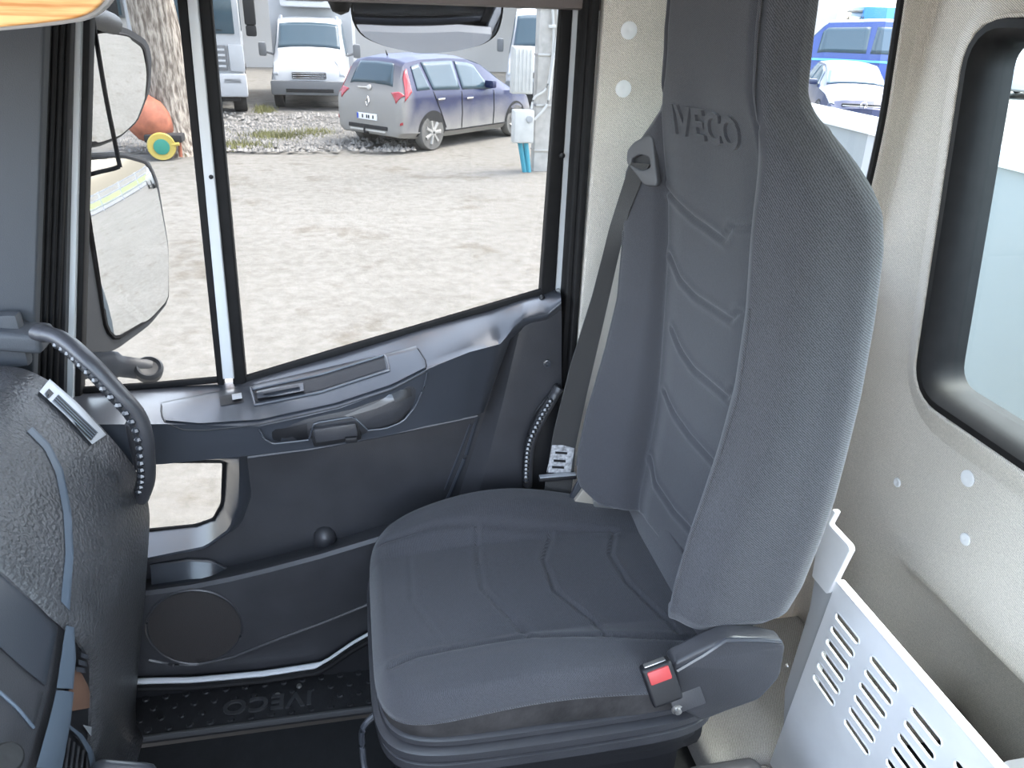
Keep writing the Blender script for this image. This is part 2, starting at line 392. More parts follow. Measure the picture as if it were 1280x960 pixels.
# ================================================================== A PILLAR, SEALS, B PILLAR
def bar(name, lines, Y, depth, material, parent=None, y0=0, y1=480, ext=(1.72, .1), bev=0):
    """upright bar: lines = ((x at py y0, x at py y1) left, right), made long in world z"""
    (la, lb), (ra, rb) = lines; out = []
    for a, b in ((la, lb), (ra, rb)):
        p = hy(a, y0, Y); q = hy(b, y1, Y); t = lambda z: p+(q-p)*((z-p[2])/(q[2]-p[2]))
        out.append((t(ext[0]), t(ext[1])))
    o = [(v[0], v[2]) for v in (out[0][0], out[1][0], out[1][1], out[0][1])]
    return plate(name, o, [], depth, YW(Y), material, parent, bevel=bev)
apil = root('pillar_front', (-.6, 1.45, .8), kind='structure')
bar('pillar_cover', ((-190, -190), (57, 41)), 1.43, .05, APIL, apil, ext=(1.72, .62), bev=.006)
bar('pillar_core', ((-190, -190), (90, 80)), 1.50, .06, PLD, apil, ext=(1.72, .3))
for i in range(4):
    a0, b0 = 57+i*8.6, 42+i*7.6
    bar('seal_rib', ((a0, b0), (a0+6.8, b0+6.0)), 1.455+.010*i, .03, RUB, apil, ext=(1.72, .45), bev=.004)
# dash-side grey base of the pillar
mk('pillar_foot', *boxg((-.76, 1.405, .95), (.36, .03, .10), .01, 2), APIL, apil)

# ---- the passenger door
door = root('door_1', (-.1, 1.5, 0), kind='structure')
bar('painted_frame_front', ((91, 72), (101.5, 91)), 1.52, .05, PAINT, door, ext=(1.72, .72))
bar('black_frame_front', ((101.5, 91), (113, 101)), 1.535, .035, RUB, door, ext=(1.72, .72), bev=.003)
bar('divider_seal', ((221, 271.5), (234, 280)), 1.548, .022, RUB, door, ext=(1.70, .72), bev=.003)
dv = bar('divider_bar', ((233.5, 279), (247, 293)), 1.535, .03, PAINT, door, ext=(1.70, .79), bev=.003)
bar('divider_channel', ((247, 291), (263.5, 308)), 1.545, .025, RUB, door, ext=(1.70, .74), bev=.004)
mk('screw', *lathe_g([(.004, 0), (.004, .003), (.001, .005)], hy(264, 221, 1.535), (0, -1, 0), 10), PLD, door)
bar('rear_channel', ((703, 668), (717, 687)), 1.548, .03, RUB, door, ext=(1.70, .90), bev=.004)
bar('painted_frame_rear', ((717, 687), (731.5, 700)), 1.555, .03, PAINT, door, ext=(1.70, .60))
mk('latch_stud', *lathe_g([(.006, 0), (.006, .006), (.001, .008)], hy(702, 194, 1.545), (0, -1, 0), 10), PLD, door)
bpil = root('pillar_rear', (.45, 1.5, .8), kind='structure')
bar('door_seal', ((731.5, 700), (741, 710)), 1.505, .05, RUB, bpil, ext=(1.72, .1), bev=.007)
bar('door_seal', ((740, 710), (751, 718)), 1.488, .05, RUB, bpil, ext=(1.72, .1), bev=.006)

# window panes of the door
plate('window_pane', pyl([(262, -8), (303, 476), (695, 362), (712, -8)], 1.565), [], .004, YW(1.565), GLASSD, door)
plate('window_pane', pyl([(108, -8), (100, 500), (276, 476), (226, -8)], 1.565), [], .004, YW(1.565), GLASSD, door)

# inner door panel with the low window cut in it
lowout = pyl([(118, 578), (298, 575), (297, 630), (286, 662), (256, 684), (118, 712)], 1.462)
lowin = pyl([(122, 575), (281, 575), (279, 628), (268, 648), (245, 656), (122, 668)], 1.57)
panel_px = [(60, 540), (300, 500), (520, 470), (640, 420), (701, 390), (703, 470), (702, 640), (640, 720), (470, 783), (425, 814), (398, 829), (240, 845), (60, 862)]
ppts = pyl(panel_px, 1.50)
ppts = [(-.72, p[1]) if i in (0, 12) else p for i, p in enumerate(ppts)]
dp = plate('door_panel', ppts, [grow(lowout, .014)], .035, YW(1.50), PLA, door, bevel=.004)
low_px = [(118, 578), (298, 575), (297, 630), (286, 662), (256, 684), (118, 712)]
lo1 = pyl(low_px, 1.462); lo2 = grow(lo1, .012); lo3 = grow(lo1, .026)
secs = [[(p[0], 1.502, p[1]) for p in dense([*lo3, lo3[0]], 60)], [(p[0], 1.472, p[1]) for p in dense([*lo2, lo2[0]], 60)], [(p[0], 1.463, p[1]) for p in dense([*grow(lo1, .004), grow(lo1, .004)[0]], 60)], [(p[0], 1.466, p[1]) for p in dense([*lo1, lo1[0]], 60)], [(p[0], 1.57, p[1]) for p in dense([*lowin, lowin[0]], 60)]]
mk('window_reveal', *loft(secs, False, False), PLS, door)
plate('window_pane', [tuple(p) for p in grow(lowin, .006)], [], .004, YW(1.572), GLASSD, door)
mk('window_seal', *tubeg([(p[0], 1.566, p[1]) for p in roundpoly(lowin, .01, 3)], .005, 8, closed=True, up=(0, 1, 0)), RUB, door)
# painted outer skin
outer = [(-.72, .02), (.42, .02), (.44, 1.70), (-.30, 1.70), (-.72, .60)]
plate('outer_skin', [(-.75, -.05), (.43, -.05), (.43, .88), (.30, .90), (-.26, .74), (-.75, .74)], [grow(lowin, .045)], .03, YW(1.59), PAINT, door)

# belt-line ledge (lofted)
ST = [((40, 497), (45, 535), (45, 588)), ((95, 492), (100, 533), (105, 586)), ((200, 484), (206, 532), (206, 580)), ((300, 476), (323, 534), (326, 568)), ((360, 458), (375, 523), (380, 562)),
      ((420, 441), (426, 511), (432, 554)), ((480, 423), (492, 487), (490, 543)), ((525, 410), (536, 463), (530, 533)), ((575, 396), (586, 444), (575, 524)), ((612, 385), (624, 434), (604, 516)), ((640, 377), (642, 410), (638, 424)), ((655, 373), (655, 399), (655, 410)), ((680, 366), (684, 393), (684, 401)), ((697, 361), (702, 378), (702, 388))]
LB = [1.385]*8+[1.405, 1.43, 1.455, 1.465, 1.47, 1.475]
secs = []
for i, (a, b, c) in enumerate(ST):
    yb = LB[i]
    A = hy(*a, 1.57); B = hy(*b, yb); Cc = hy(*c, yb+.012); D = hy(*c, 1.51)
    top = catmull([A, A+(B-A)*.12+np.array((0, 0, .006)), A+(B-A)*.55+np.array((0, 0, .010)), B+np.array((0, .006, .004)), B+np.array((0, .001, -.006)), Cc], 3)
    secs.append(top+[D, np.array((D[0], 1.57, D[2]))])
sec2 = []
for i in range(len(secs)-1):
    for k in range(4): sec2.append([a*(1-k/4)+b*(k/4) for a, b in zip(secs[i], secs[i+1])])
sec2.append(secs[-1])
ledge = mk('belt_ledge', *loft(sec2), PLS, door, sharp=30)
LT = bvh(ledge)
# rubber wiper along the glass
mk('glass_wiper', *tubeg([hy(a, b, 1.556) for a, b in ((300, 477), (420, 441), (520, 412), (690, 362))], .011, 8, flat=.7), RUB, door)
mk('glass_wiper', *tubeg([hy(a, b, 1.556) for a, b in ((98, 488), (200, 481), (278, 474))], .008, 8, flat=.7), RUB, door)
# arm-rest insert on the ledge
insA = [(202, 505), (255, 494), (311, 484), (400, 464), (469, 447), (521, 434)]
insB = [(207, 527), (250, 531), (324, 526), (420, 505), (490, 482), (532, 461)]
ins = strip('armrest_insert', insA, insB, LT, PLS, door, n=40, m=6, off=.0035, depth=.010)
mk('insert_gap', *beadg([(202, 505), (201, 518), (207, 529), (228, 537), (255, 538), (324, 531), (420, 510), (490, 487), (533, 464), (533, 452), (521, 433), (469, 446), (311, 483), (255, 493), (202, 504)], LT, .0016, 90), PLD, door)
IT = bvh(ins)
strip('pull_recess', [(318, 489), (400, 471), (480, 447)], [(320, 503), (400, 488), (483, 461)], IT, PLD, door, n=24, m=4, off=.0012, depth=.003)
rim = [(313, 485), (317, 487), (400, 469), (482, 444), (487, 463), (400, 491), (319, 507), (313, 485)]
mk('recess_rim', *beadg(rim, IT, .0028, 70, off=.001), PLS, door)
strip('window_switch', [(322, 492), (350, 486), (380, 481)], [(323, 501), (352, 497), (381, 491)], IT, PLS, door, n=10, m=3, off=.006, depth=.008)
strip('window_switch', [(330, 494), (375, 485)], [(331, 497), (376, 488)], IT, PLA, door, n=8, m=2, off=.010, depth=.006)
sw = strip('lock_switch', [(274, 497), (302, 490)], [(276, 508), (305, 503)], IT, PLD, door, n=8, m=3, off=.0015, depth=.004)
strip('lock_knob', [(290, 496), (302, 494)], [(291, 503), (303, 501)], IT, SILV, sw, n=6, m=3, off=.006, depth=.006)
# pull handle bulge below the insert
S1 = [((330, 534), (345, 553)), ((385, 521), (388, 549)), ((440, 509), (452, 543)), ((500, 487), (500, 529)), ((528, 468), (524, 500))]
secs = []
for (a, b), k in zip(S1, (.05, .7, 1, .9, .05)):
    A = hy(*a, 1.390); B = hy(*b, 1.394)
    secs.append([A+np.array((0, .02, 0)), A+np.array((0, -.006*k, -.002)), A*.6+B*.4+np.array((0, -.014*k, 0)), A*.25+B*.75+np.array((0, -.012*k, 0)), B+np.array((0, -.003*k, .002)), B+np.array((0, .03, 0))])
s3 = []
for i in range(len(secs)-1):
    for k in range(5): s3.append([a*(1-k/5)+b*(k/5) for a, b in zip(secs[i], secs[i+1])])
s3.append(secs[-1])
bulge = mk('pull_handle', *loft(s3), PLA, door, sharp=50); BT = bvh(bulge)
strip('grip_slot', [(330, 537), (355, 535), (384, 529)], [(342, 549), (360, 553), (385, 546)], BT, PLD, door, n=10, m=3, off=.002, depth=.004)
strip('grip_highlight', [(430, 519), (470, 503), (492, 491)], [(434, 521), (472, 510), (494, 500)], BT, PLS, door, n=10, m=2, off=.002, depth=.004)
strip('latch_well', [(490, 492), (512, 484)], [(494, 503), (514, 494)], BT, PLD, door, n=6, m=2, off=.004, depth=.004)
lt = box('latch_lever', hy(420, 540, 1.374), (.084, .014, .032), PLA, door, bev=.006, rot=Matrix.Rotation(math.radians(-6), 3, 'Y'))
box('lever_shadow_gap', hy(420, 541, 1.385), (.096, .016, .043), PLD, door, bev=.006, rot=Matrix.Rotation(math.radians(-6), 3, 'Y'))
mk('latch_lock', *boxg(hy(439, 549, 1.366), (.024, .012, .012), .003), PLD, lt)
for P in ([(324, 537), (330, 549), (342, 555), (386, 550)], [(386, 550), (393, 529), (442, 521), (460, 538)], [(460, 538), (482, 536), (504, 527), (520, 508), (531, 482), (534, 466)]):
    mk('moulded_edge', *tubeg([hy(p[0], p[1], 1.379) for p in dense(P, 14)], .0022, 6), PLS, door)
# pressed lines of the lower panel
DT = bvh(dp)
for pts, r in (([(300, 573), (390, 561), (480, 544), (597, 520)], .004), ([(597, 520), (582, 570), (563, 616), (540, 660)], .005), ([(588, 530), (572, 572), (556, 612)], .003)):
    mk('pressed_line', *beadg(pts, DT, r, 30), PLS, door)
# stepped rear end of the door panel
secs = []
for (a, b, c, d) in (((636, 425), (652, 402), (664, 401), (702, 381)), ((610, 505), (628, 505), (640, 505), (702, 505)), ((583, 590), (606, 590), (618, 590), (702, 590)), ((560, 660), (586, 660), (598, 660), (702, 660))):
    A = hy(*a, 1.50); B = hy(*b, 1.475); Cc = hy(*c, 1.472); D = hy(*d, 1.485); secs.append([A, B, Cc, D, D+np.array((0, .04, 0)), A+np.array((0, .03, 0))])
mk('rear_step', *loft(secs), PLA, door, sharp=20)
mk('panel_screw', *lathe_g([(.009, 0), (.009, .003), (.006, .004), (.005, .001), (.001, .001)], hy(684, 454, 1.478), (0, -1, 0), 14), PLS, door)
mk('sill_button', *lathe_g([(.006, 0), (.006, .018), (.004, .022), (.001, .023)], hy(677, 381, 1.53), (0, 0, 1), 12), PLD, door)
# lower bin with the loudspeaker
S2 = [((30, 760), (30, 835), (30, 858)), ((120, 750), (120, 835), (120, 856)), ((190, 742), (186, 826), (186, 850)), ((240, 735), (240, 831), (240, 845)), ((290, 725), (300, 822), (300, 840)), ((340, 713), (350, 800), (350, 835)),
      ((400, 697), (400, 781), (398, 829)), ((460, 679), (462, 756), (470, 783)), ((540, 655), (540, 735), (540, 760))]
secs = []
for a, b, c in S2:
    A = hy(*a, 1.415); B = hy(*b, 1.435); Cc = hy(*c, 1.49)
    secs.append([A+np.array((0, .10, -.03)), A+np.array((0, .022, -.01)), A+np.array((0, .016, .004)), A+np.array((0, .004, .006)), A+np.array((0, -.002, -.002)), A*.5+B*.5+np.array((0, -.004, 0)), B+np.array((0, -.002, .012)), B+np.array((0, .002, -.004)), B+np.array((0, .03, -.012)), Cc, Cc+np.array((0, .03, 0))])
s3 = []
for i in range(len(secs)-1):
    for k in range(4): s3.append([a*(1-k/4)+b*(k/4) for a, b in zip(secs[i], secs[i+1])])
s3.append(secs[-1])
binp = mk('door_bin', *loft(s3), PLA, door, sharp=25); BB = bvh(binp)
el = lambda cx, cy, rx, ry, n, a0=0, a1=2*math.pi: [(cx+rx*math.cos(t), cy+ry*math.sin(t)) for t in np.linspace(a0, a1, n)]
up_ = el(243, 783, 58, 44, 21, math.pi, 2*math.pi); dn_ = el(243, 783, 58, 44, 21, math.pi, 0)
sp = strip('speaker_grille', up_, dn_, BB, mat('speaker_mesh', (.03, .026, .026), .8, bump=1., bscale=700), door, n=30, m=12, off=.002, depth=.004)
mk('grille_ring', *beadg(el(243, 783, 60, 46, 40), BB, .003, 80, off=.001), PLA, sp)
mk('bin_lip', *beadg([(186, 824), (215, 830), (245, 830), (290, 821), (350, 797), (400, 779), (462, 754)], BB, .0045, 50, off=.001), PLA, door)
# cup tray in the bin and the window-winder bump
cup = roundpoly([(190, 741), (196, 712), (240, 700), (272, 704), (296, 722), (250, 733)], 8)
A = [hy(a, b, 1.435) for a, b in dense([(188, 742), (228, 736), (292, 724)], 14)]
B = [hy(a, b, 1.492) for a, b in dense([(188, 706), (235, 699), (268, 702), (290, 716)], 14)]
mk('cup_tray', *loft([A, [a*.5+b*.5+np.array((0, 0, -.016)) for a, b in zip(A, B)], B], False, False), PLS, door)
mk('tray_rim', *tubeg([hy(a, b, 1.493) for a, b in dense([(188, 708), (235, 700), (262, 701), (285, 712), (305, 718), (318, 714)], 24)], .004, 8), PLA, door)
mk('bump_stop', *lathe_g([(.027, -.06), (.026, 0), (.023, .014), (.015, .025), (.006, .029), (.001, .030)], hy(406, 672, 1.497), (0, -.12, 1), 20), PLA, door, sharp=80)
# white painted sill under the door and the step
sill = root('door_sill', (-.2, 1.5, 0), kind='structure')
P = [hy(a, b, 1.47) for a, b in dense([(20, 858), (185, 851), (240, 850), (330, 842), (395, 832), (408, 826), (440, 804), (470, 787), (560, 745)], 60)]
wv_ = [.0075 if p[0] < hy(395, 832, 1.47)[0] else .004 for p in P]
mk('painted_flange', *tubeg(P, wv_, 8, flat=1.0), PAINT, sill)
mk('sill_seal', *tubeg([p+np.array((0, -.012, -.010)) for p in P], .008, 8), RUB, sill)
mk('sill_body', *loft([[p+np.array((0, .0, -.012)), p+np.array((0, .1, -.012)), np.array((p[0], 1.57, -.2)), np.array((p[0], 1.47, -.2))] for p in P]), PLD, sill)
step = root('step_tread', (-.2, 1.42, 0), kind='structure')
mk('tread_plate', *boxg((-.28, 1.42, -.012), (.90, .135, .024), .004), TREAD, step)
for i in range(17):
    for j in range(4):
        x = -.66+i*.045+(.022 if j % 2 else 0); y = 1.37+j*.031
        if -.40 < x < -.12 and 1.385 < y < 1.425: continue
        mk('tread_stud', *lathe_g([(.009, -.001), (.007, .004), (.001, .0045)], (x, y, 0), (0, 0, 1), 8), TREAD, step)
V, Fc = textmesh('IVECO', .058, .003, .0012, 1.1)
mk('embossed_lettering', [(-.265-v[0]*1.15, 1.405-v[1], .002+v[2]) for v in V], Fc, mat('tread_letters', (.035, .035, .037), .5), step)
mk('tread_nosing', *boxg((-.28, 1.352, -.004), (.90, .008, .016), .003), mat('nosing', (.06, .06, .062), .5), step)
for px, py in ((347, 869), (374, 858)): mk('tread_bolt', *lathe_g([(.007, 0), (.006, .004), (.001, .005)], hz(px, py, 0), (0, 0, 1), 10), STEEL, step)
# ================================================================== PASSENGER SEAT
YC = 1.145
seat = root('passenger_seat', (.32, YC, -.03), 'charcoal fabric high-back passenger seat with pressed chevron seams', 'seat')
#      z     w     ws   crestw  xf    bol   xb
KB = [(.560, .200, .120, .165, .560, .070, .64), (.575, .245, .125, .205, .560, .092, .655), (.60, .262, .130, .215, .562, .100, .668), (.65, .266, .133, .217, .568, .105, .68), (.75, .268, .138, .217, .577, .102, .692), (.82, .268, .140, .216, .580, .092, .698),
      (.90, .267, .143, .215, .578, .076, .700), (1.0, .266, .145, .214, .573, .058, .700), (1.12, .265, .147, .212, .566, .053, .692), (1.22, .264, .147, .210, .556, .053, .680), (1.27, .260, .147, .206, .548, .046, .668),
      (1.30, .246, .145, .200, .542, .036, .655), (1.33, .220, .141, .188, .535, .022, .640), (1.36, .184, .135, .165, .527, .008, .622), (1.385, .156, .126, .144, .520, -.002, .605), (1.41, .146, .120, .134, .514, -.006, .595),
      (1.48, .144, .118, .132, .506, -.008, .590), (1.56, .140, .114, .128, .503, -.009, .588), (1.61, .130, .104, .118, .507, -.009, .582), (1.635, .108, .088, .098, .518, -.007, .575), (1.645, .060, .045, .053, .535, -.004, .56)]
SH = lambda y: -.10*(y-YC)                       # the seat is set slightly askew
nsh = np.array((1.0, .10, 0.0)); nsh /= np.linalg.norm(nsh)
def hs_(px, py, xl): return hp(px, py, (xl, YC, 1.0), nsh)
zs = np.concatenate([np.linspace(.56, .60, 8), np.linspace(.6034, 1.60, 294), np.linspace(1.602, 1.645, 14)])
KA = np.array([interp(KB, z) for z in zs])
for c_ in range(KA.shape[1]): KA[8:-14, c_] = smooth1(KA[8-1:-13, c_], 6)[1:-1]
GROOV = []
def g_add(P, X, wd=.0036, dp=.0050): GROOV.append((np.array([hs_(a, b, X)[1:] for a, b in P]), wd, dp))
for P in ([(832, 225), (845, 248), (868, 272), (905, 300), (917, 283), (950, 281)], [(832, 318), (845, 350), (862, 370), (907, 400), (918, 390), (950, 393)],
          [(831, 412), (842, 440), (856, 462), (897, 497), (907, 487), (938, 493)], [(818, 490), (832, 520), (850, 546), (886, 586), (903, 578)], [(805, 572), (815, 605), (838, 640), (866, 670)]):
    g_add(P, .562)
def segd(Q, P):
    best = np.full(len(Q), 9.)
    for a, b in zip(P, P[1:]):
        ab = b-a; t = np.clip(((Q-a)@ab)/(ab@ab), 0, 1); best = np.minimum(best, np.linalg.norm(Q-(a+t[:, None]*ab), axis=1))
    return best
secs = []
for z, (w_, ws, wc, xf, bo, xb) in zip(zs, KA):
    xc = xf-bo
    k = min(1, w_/.26)
    half = [(-.55*w_, xb+.012*k), (-.86*w_, xb+.004), (-.985*w_, xb-.035*k), (-1.0*w_, xb*.55+xc*.45), (-.985*w_, xc+.038*k), (-wc-.010, xc+.008), (-wc+.008, xc+.001), (-ws-.012, xf-bo*.45), (-ws+.004, xf+.001), (-.6*ws, xf+.002), (0, xf+.003)]
    zf = z+.030*min(1, max(0, (z-1.15)/.1))*min(1, max(0, (1.45-z)/.05)); w_, ws, wc, xf, bo, xb = interp(KB, zf); xc = xf-bo; k = min(1, w_/.26)
    hal2 = [(-.55*w_, xb+.012*k), (-.86*w_, xb+.004), (-.985*w_, xb-.035*k), (-1.0*w_, xb*.55+xc*.45), (-.985*w_, xc+.038*k), (-wc-.010, xc+.008), (-wc+.008, xc+.001), (-ws-.012, xf-bo*.45), (-ws+.004, xf+.001), (-.6*ws, xf+.002), (0, xf+.003)]
    full = half+[(-a, b) for a, b in hal2[-2::-1]]
    cc = catmull(full, 12)
    secs.append(np.array([(p[1], YC+p[0], z) for p in cc]))
A = np.array(secs); n0, n1 = A.shape[:2]
# seams: grooves pressed into the front surface
flat = A.reshape(-1, 3); frontmask = np.zeros(n1, bool); frontmask[6*12:n1-6*12] = True
disp = np.zeros(len(flat)); Q = flat[:, 1:]
for P, wd, dp_ in GROOV:
    P = P[:, [0, 1]]; d = segd(Q, P); disp += dp_*np.exp(-(d/wd)**2) - .45*dp_*np.exp(-((d-2.6*wd)/(1.6*wd))**2)
disp = disp*np.tile(frontmask, n0)*(np.abs(Q[:, 0]-YC) < np.repeat(KA[:, 1], n1)+.004)
# long seams between the middle panel and the bolsters
dl = np.abs(np.abs(Q[:, 0]-YC)-np.repeat(KA[:, 1], n1)-.002); disp += np.tile(frontmask, n0)*.0062*np.exp(-(dl/.0042)**2)
# neck seam over the near and far shoulders
zneck = 1.368; mk_ = np.abs(Q[:, 0]-YC) > np.repeat(KA[:, 1], n1)+.004
disp += mk_*.003*np.exp(-((Q[:, 1]-zneck)/.004)**2)
flat = flat.copy(); flat[:, 0] += disp+SH(flat[:, 1])
# side seam
A = flat.reshape(n0, n1, 3)
back = mk('backrest', *loft(list(A)), SEATF, seat, sharp=None)
me = back.data; me.materials.append(SEATS)
for i_, p in enumerate(me.polygons):
    if i_ < (n0-1)*n1:
        j = i_ % n1
        if j < 5.5*12 or j > n1-5.5*12: p.material_index = 1
me.shade_smooth()
BKT = bvh(back)
# piping along the near bolster
V, Fc = tubeg([A[i, n1-1-int(6*12)]+np.array((-.001, 0, 0)) if False else A[i, int(5.6*12)]+np.array((-.0005, 0, 0)) for i in range(14, 165, 3)], .0022, 6); mk('bolster_piping', V, Fc, SEATS, seat)
V, Fc = tubeg([A[i, n1-1-int(5.6*12)]+np.array((-.0005, 0, 0)) for i in range(14, 165, 3)], .0022, 6); mk('bolster_piping', V, Fc, SEATS, seat)
# raised lettering
V, Fc = textmesh('IVECO', .062, .0012, .0016, 1.05)
tc0 = hs_(879, 160, .525); Vn = []
for v in V:
    y, z = tc0[1]-v[0]*1.02, tc0[2]+v[1]*1.0
    h = BKT.ray_cast(Vector((0, y, z)), Vector((1, 0, 0)))[0]
    Vn.append((h.x-.0005-(.0048 if v[2] > 0 else -.002), y, z))
mk('raised_lettering', Vn, Fc, SEATF, seat, sharp=25)
# belt guide bezel on the far shoulder
bz = [(811, 168), (817, 171), (823, 228), (821, 233), (806, 232), (799, 222), (784, 203), (785, 188), (793, 178)]
slot = [(790, 199), (801, 193), (813, 197), (814, 210), (803, 213), (793, 208)]
bp0 = drape(814, 212, BKT, .010); bn = np.array((-.78, -.58, .12)); bn /= np.linalg.norm(bn)
bu = np.cross((0, 0, 1), bn); bu /= np.linalg.norm(bu); bv_ = np.cross(bn, bu)
tb = lambda a, b: ((hp(a, b, bp0, bn)-bp0)@bu, (hp(a, b, bp0, bn)-bp0)@bv_)
BM = lambda u, v, w_: tuple(bp0+bu*u+bv_*v+bn*(w_-.010))
bez = plate('belt_guide', roundpoly([tb(*q) for q in bz], .006, 3), [roundpoly([tb(*q) for q in slot], .005, 3)], .014, BM, mat('guide_plastic', (.09, .09, .095), .5), seat, bevel=.003)
plate('guide_slot', roundpoly([tb(*q) for q in slot], .003, 3), [], .004, lambda u, v, w_: tuple(bp0+bu*u+bv_*v+bn*(w_-.0095)), PLD, bez)
# cushion
cx0, cx1, cy0, cy1 = -.006, .60, .880, 1.405
nx, ny = 130, 120
def ctop(x, y):
    t = (y-YC)/.262; u = (x-cx0)/(cx1-cx0)
    z = .498 + .010*math.sin(math.pi*min(1, u*1.1))
    hump = max(0, (abs(t)-.50)/.50); hf = math.exp(-((u-.44)/.38)**2)
    s_ = math.sin(min(1, hump/.62)*math.pi/2)
    z += (.058*hf*s_ if t > 0 else .026*hf*s_) - .010*(1-u)**3
    return z
CG = []
def c_add(P): CG.append(np.array([hz(a, b, .507)[:2] for a, b in P]))
c_add([(476, 676), (540, 669), (660, 668), (772, 661)]); c_add([(490, 826), (520, 815), (640, 802), (760, 801), (866, 797)])
c_add([(596, 668), (598, 700), (604, 735), (635, 768), (662, 800)]); c_add([(689, 669), (680, 700), (694, 738), (742, 775), (757, 800)])
c_add([(768, 663), (763, 690), (785, 726), (838, 775), (848, 790)]); c_add([(512, 690), (515, 745), (540, 780), (562, 808)])
wid = [.0048, .0048, .004, .004, .004, .004]; dep = [.0055, .0045, .004, .0042, .0042, .0018]
P2 = []
rows = []
for i in range(nx+1):
    u = i/nx
    for j in range(ny+1):
        v = j/ny
        # rounded-rectangle footprint
        a, b = 2*u-1, 2*v-1; q = 6.0
        m_ = max(abs(a), abs(b)); rr = (abs(a)**q+abs(b)**q)**(1/q); k = m_/rr if rr > 1e-6 else 1
        x = (cx0+cx1)/2+a*k*(cx1-cx0)/2; y = (cy0+cy1)/2+b*k*(cy1-cy0)/2
        e = m_; z = ctop(x, y)
        if e > .90: z -= .024*((e-.90)/.10)**2.6
        P2.append((x, y, z))
P2 = np.array(P2); d_ = np.zeros(len(P2))
for P, a, b in zip(CG, wid, dep):
    d = segd(P2[:, :2], P); d_ += b*np.exp(-(d/a)**2)-.35*b*np.exp(-((d-2.6*a)/(1.6*a))**2)
P2[:, 2] -= d_
ring = [(i, 0) for i in range(nx)]+[(nx, j) for j in range(ny)]+[(i, ny) for i in range(nx, 0, -1)]+[(0, j) for j in range(ny, 0, -1)]
Fc = [(i*(ny+1)+j, (i+1)*(ny+1)+j, (i+1)*(ny+1)+j+1, i*(ny+1)+j+1) for i in range(nx) for j in range(ny)]
rid = [i*(ny+1)+j for i, j in ring]; V = P2.tolist(); base = P2[rid]; ctr = np.array(((cx0+cx1)/2, (cy0+cy1)/2, 0))
def ringat(off, z, src=base):
    out = []
    for p in src:
        d = p[:2]-ctr[:2]; L = np.linalg.norm(d); out.append((p[0]+d[0]/L*off, p[1]+d[1]/L*off, z if not callable(z) else z(p)))
    return out
prev = rid
for off, z in ((.004, lambda p: p[2]-.008), (.006, lambda p: p[2]-.016), (.003, lambda p: p[2]-.020)):
    r_ = ringat(off, z); st0 = len(V); V += r_; cur = list(range(st0, st0+len(r_)))
    for k in range(len(cur)): Fc.append((prev[k-1], prev[k], cur[k], cur[k-1]))
    prev = cur
cush = mk('seat_cushion', V, Fc, SEATF, seat, sharp=None); cush.data.shade_smooth()
# piping seam and the worn side band under it
pr = ringat(.004, lambda p: p[2]-.019)[::2]; mk('cushion_piping', *tubeg(pr, .0024, 6, closed=True), SEATS, seat)
r0 = ringat(.003, lambda p: p[2]-.018); r1 = ringat(.002, lambda p: .432+.010*math.sin(9*p[0])*(p[1] < 1)); r2 = ringat(-.010, .415)
mk('cushion_side', *loft([r0, r1, r2], True, False), WORN, seat)
mk('lumbar_filler', *boxg((.605, 1.150, .50), (.09, .44, .20), .02), SEATF, seat)
# layered plastic base trim
def slab(name, off, z0, z1, m_, shift=(0, 0)):
    o = ringat(off, z0)[::3]; i_ = ringat(off-.006, z0)[::3]; t = ringat(off, z1)[::3]; tt = ringat(off-.008, z1+.004)[::3]
    S = [[(a+shift[0], b+shift[1], c) for a, b, c in L] for L in (i_, [(a, b, c+.006) for a, b, c in o], t, tt)]
    return mk(name, *loft(S), m_, seat)
slab('base_tray', .004, .408, .424, PLA); slab('base_trim', .014, .382, .402, PLA); slab('base_trim', .010, .350, .374, PLA); slab('bellows', -.004, .318, .344, PLD); slab('bellows', -.012, .288, .314, PLD)
mk('base_filler', *boxg((.297, 1.142, .345), (.56, .48, .13), .03), PLD, seat)
mk('pedestal', *boxg((.33, 1.15, .125), (.46, .40, .31), .02), PLD, seat)
mk('seat_rail', *boxg((.31, .99, -.018), (.56, .06, .028), .006), PLD, seat); mk('seat_rail', *boxg((.31, 1.31, -.018), (.56, .06, .028), .006), PLD, seat)
# front adjusting levers
mk('tilt_lever', *boxg(hx(463, 768, -.022), (.012, .028, .036), .005), PLD, seat); mk('lever_clip', *boxg(hx(461, 742, -.018), (.006, .012, .034), .002), STEEL, seat)
mk('height_handle', *tubeg(catmull([(-.012, 1.03, .34), (-.036, 1.02, .32), (-.04, 1.02, .27), (-.036, .99, .24), (-.015, .97, .23)], 6), .006, 8), PLS, seat)
# recliner cover at the near side
cov = pyl([(836, 822), (880, 800), (908, 788), (950, 791), (977, 797), (970, 838), (945, 866), (905, 880), (872, 893), (850, 880)], .868)
mk('recliner_cover', *plateg(roundpoly(cov, .012, 4), [], .035, YW(.852), .006), PLA, seat)
mk('cover_ridge', *tubeg([hy(a, b, .852) for a, b in ((846, 838), (880, 818), (907, 800), (950, 800), (976, 802))], .004, 6), PLS, seat)
cb = hy(826, 852, .835); rb = Matrix.Rotation(math.radians(-18), 3, 'Y') @ Matrix.Rotation(math.radians(-24), 3, 'X')
bk = mk('belt_buckle', *boxg(cb, (.050, .026, .066), .006, 3, rb), PLD, seat)
fb = rb @ Vector((0, -1, 0)); ub = rb @ Vector((0, 0, 1))
mk('release_button', *boxg(Vector(cb)+fb*.011+ub*.017, (.036, .010, .022), .003, 2, rb), RED, bk)
mk('buckle_mouth', *boxg(Vector(cb)+ub*.0315, (.036, .014, .006), .002, 2, rb), STEEL, bk)
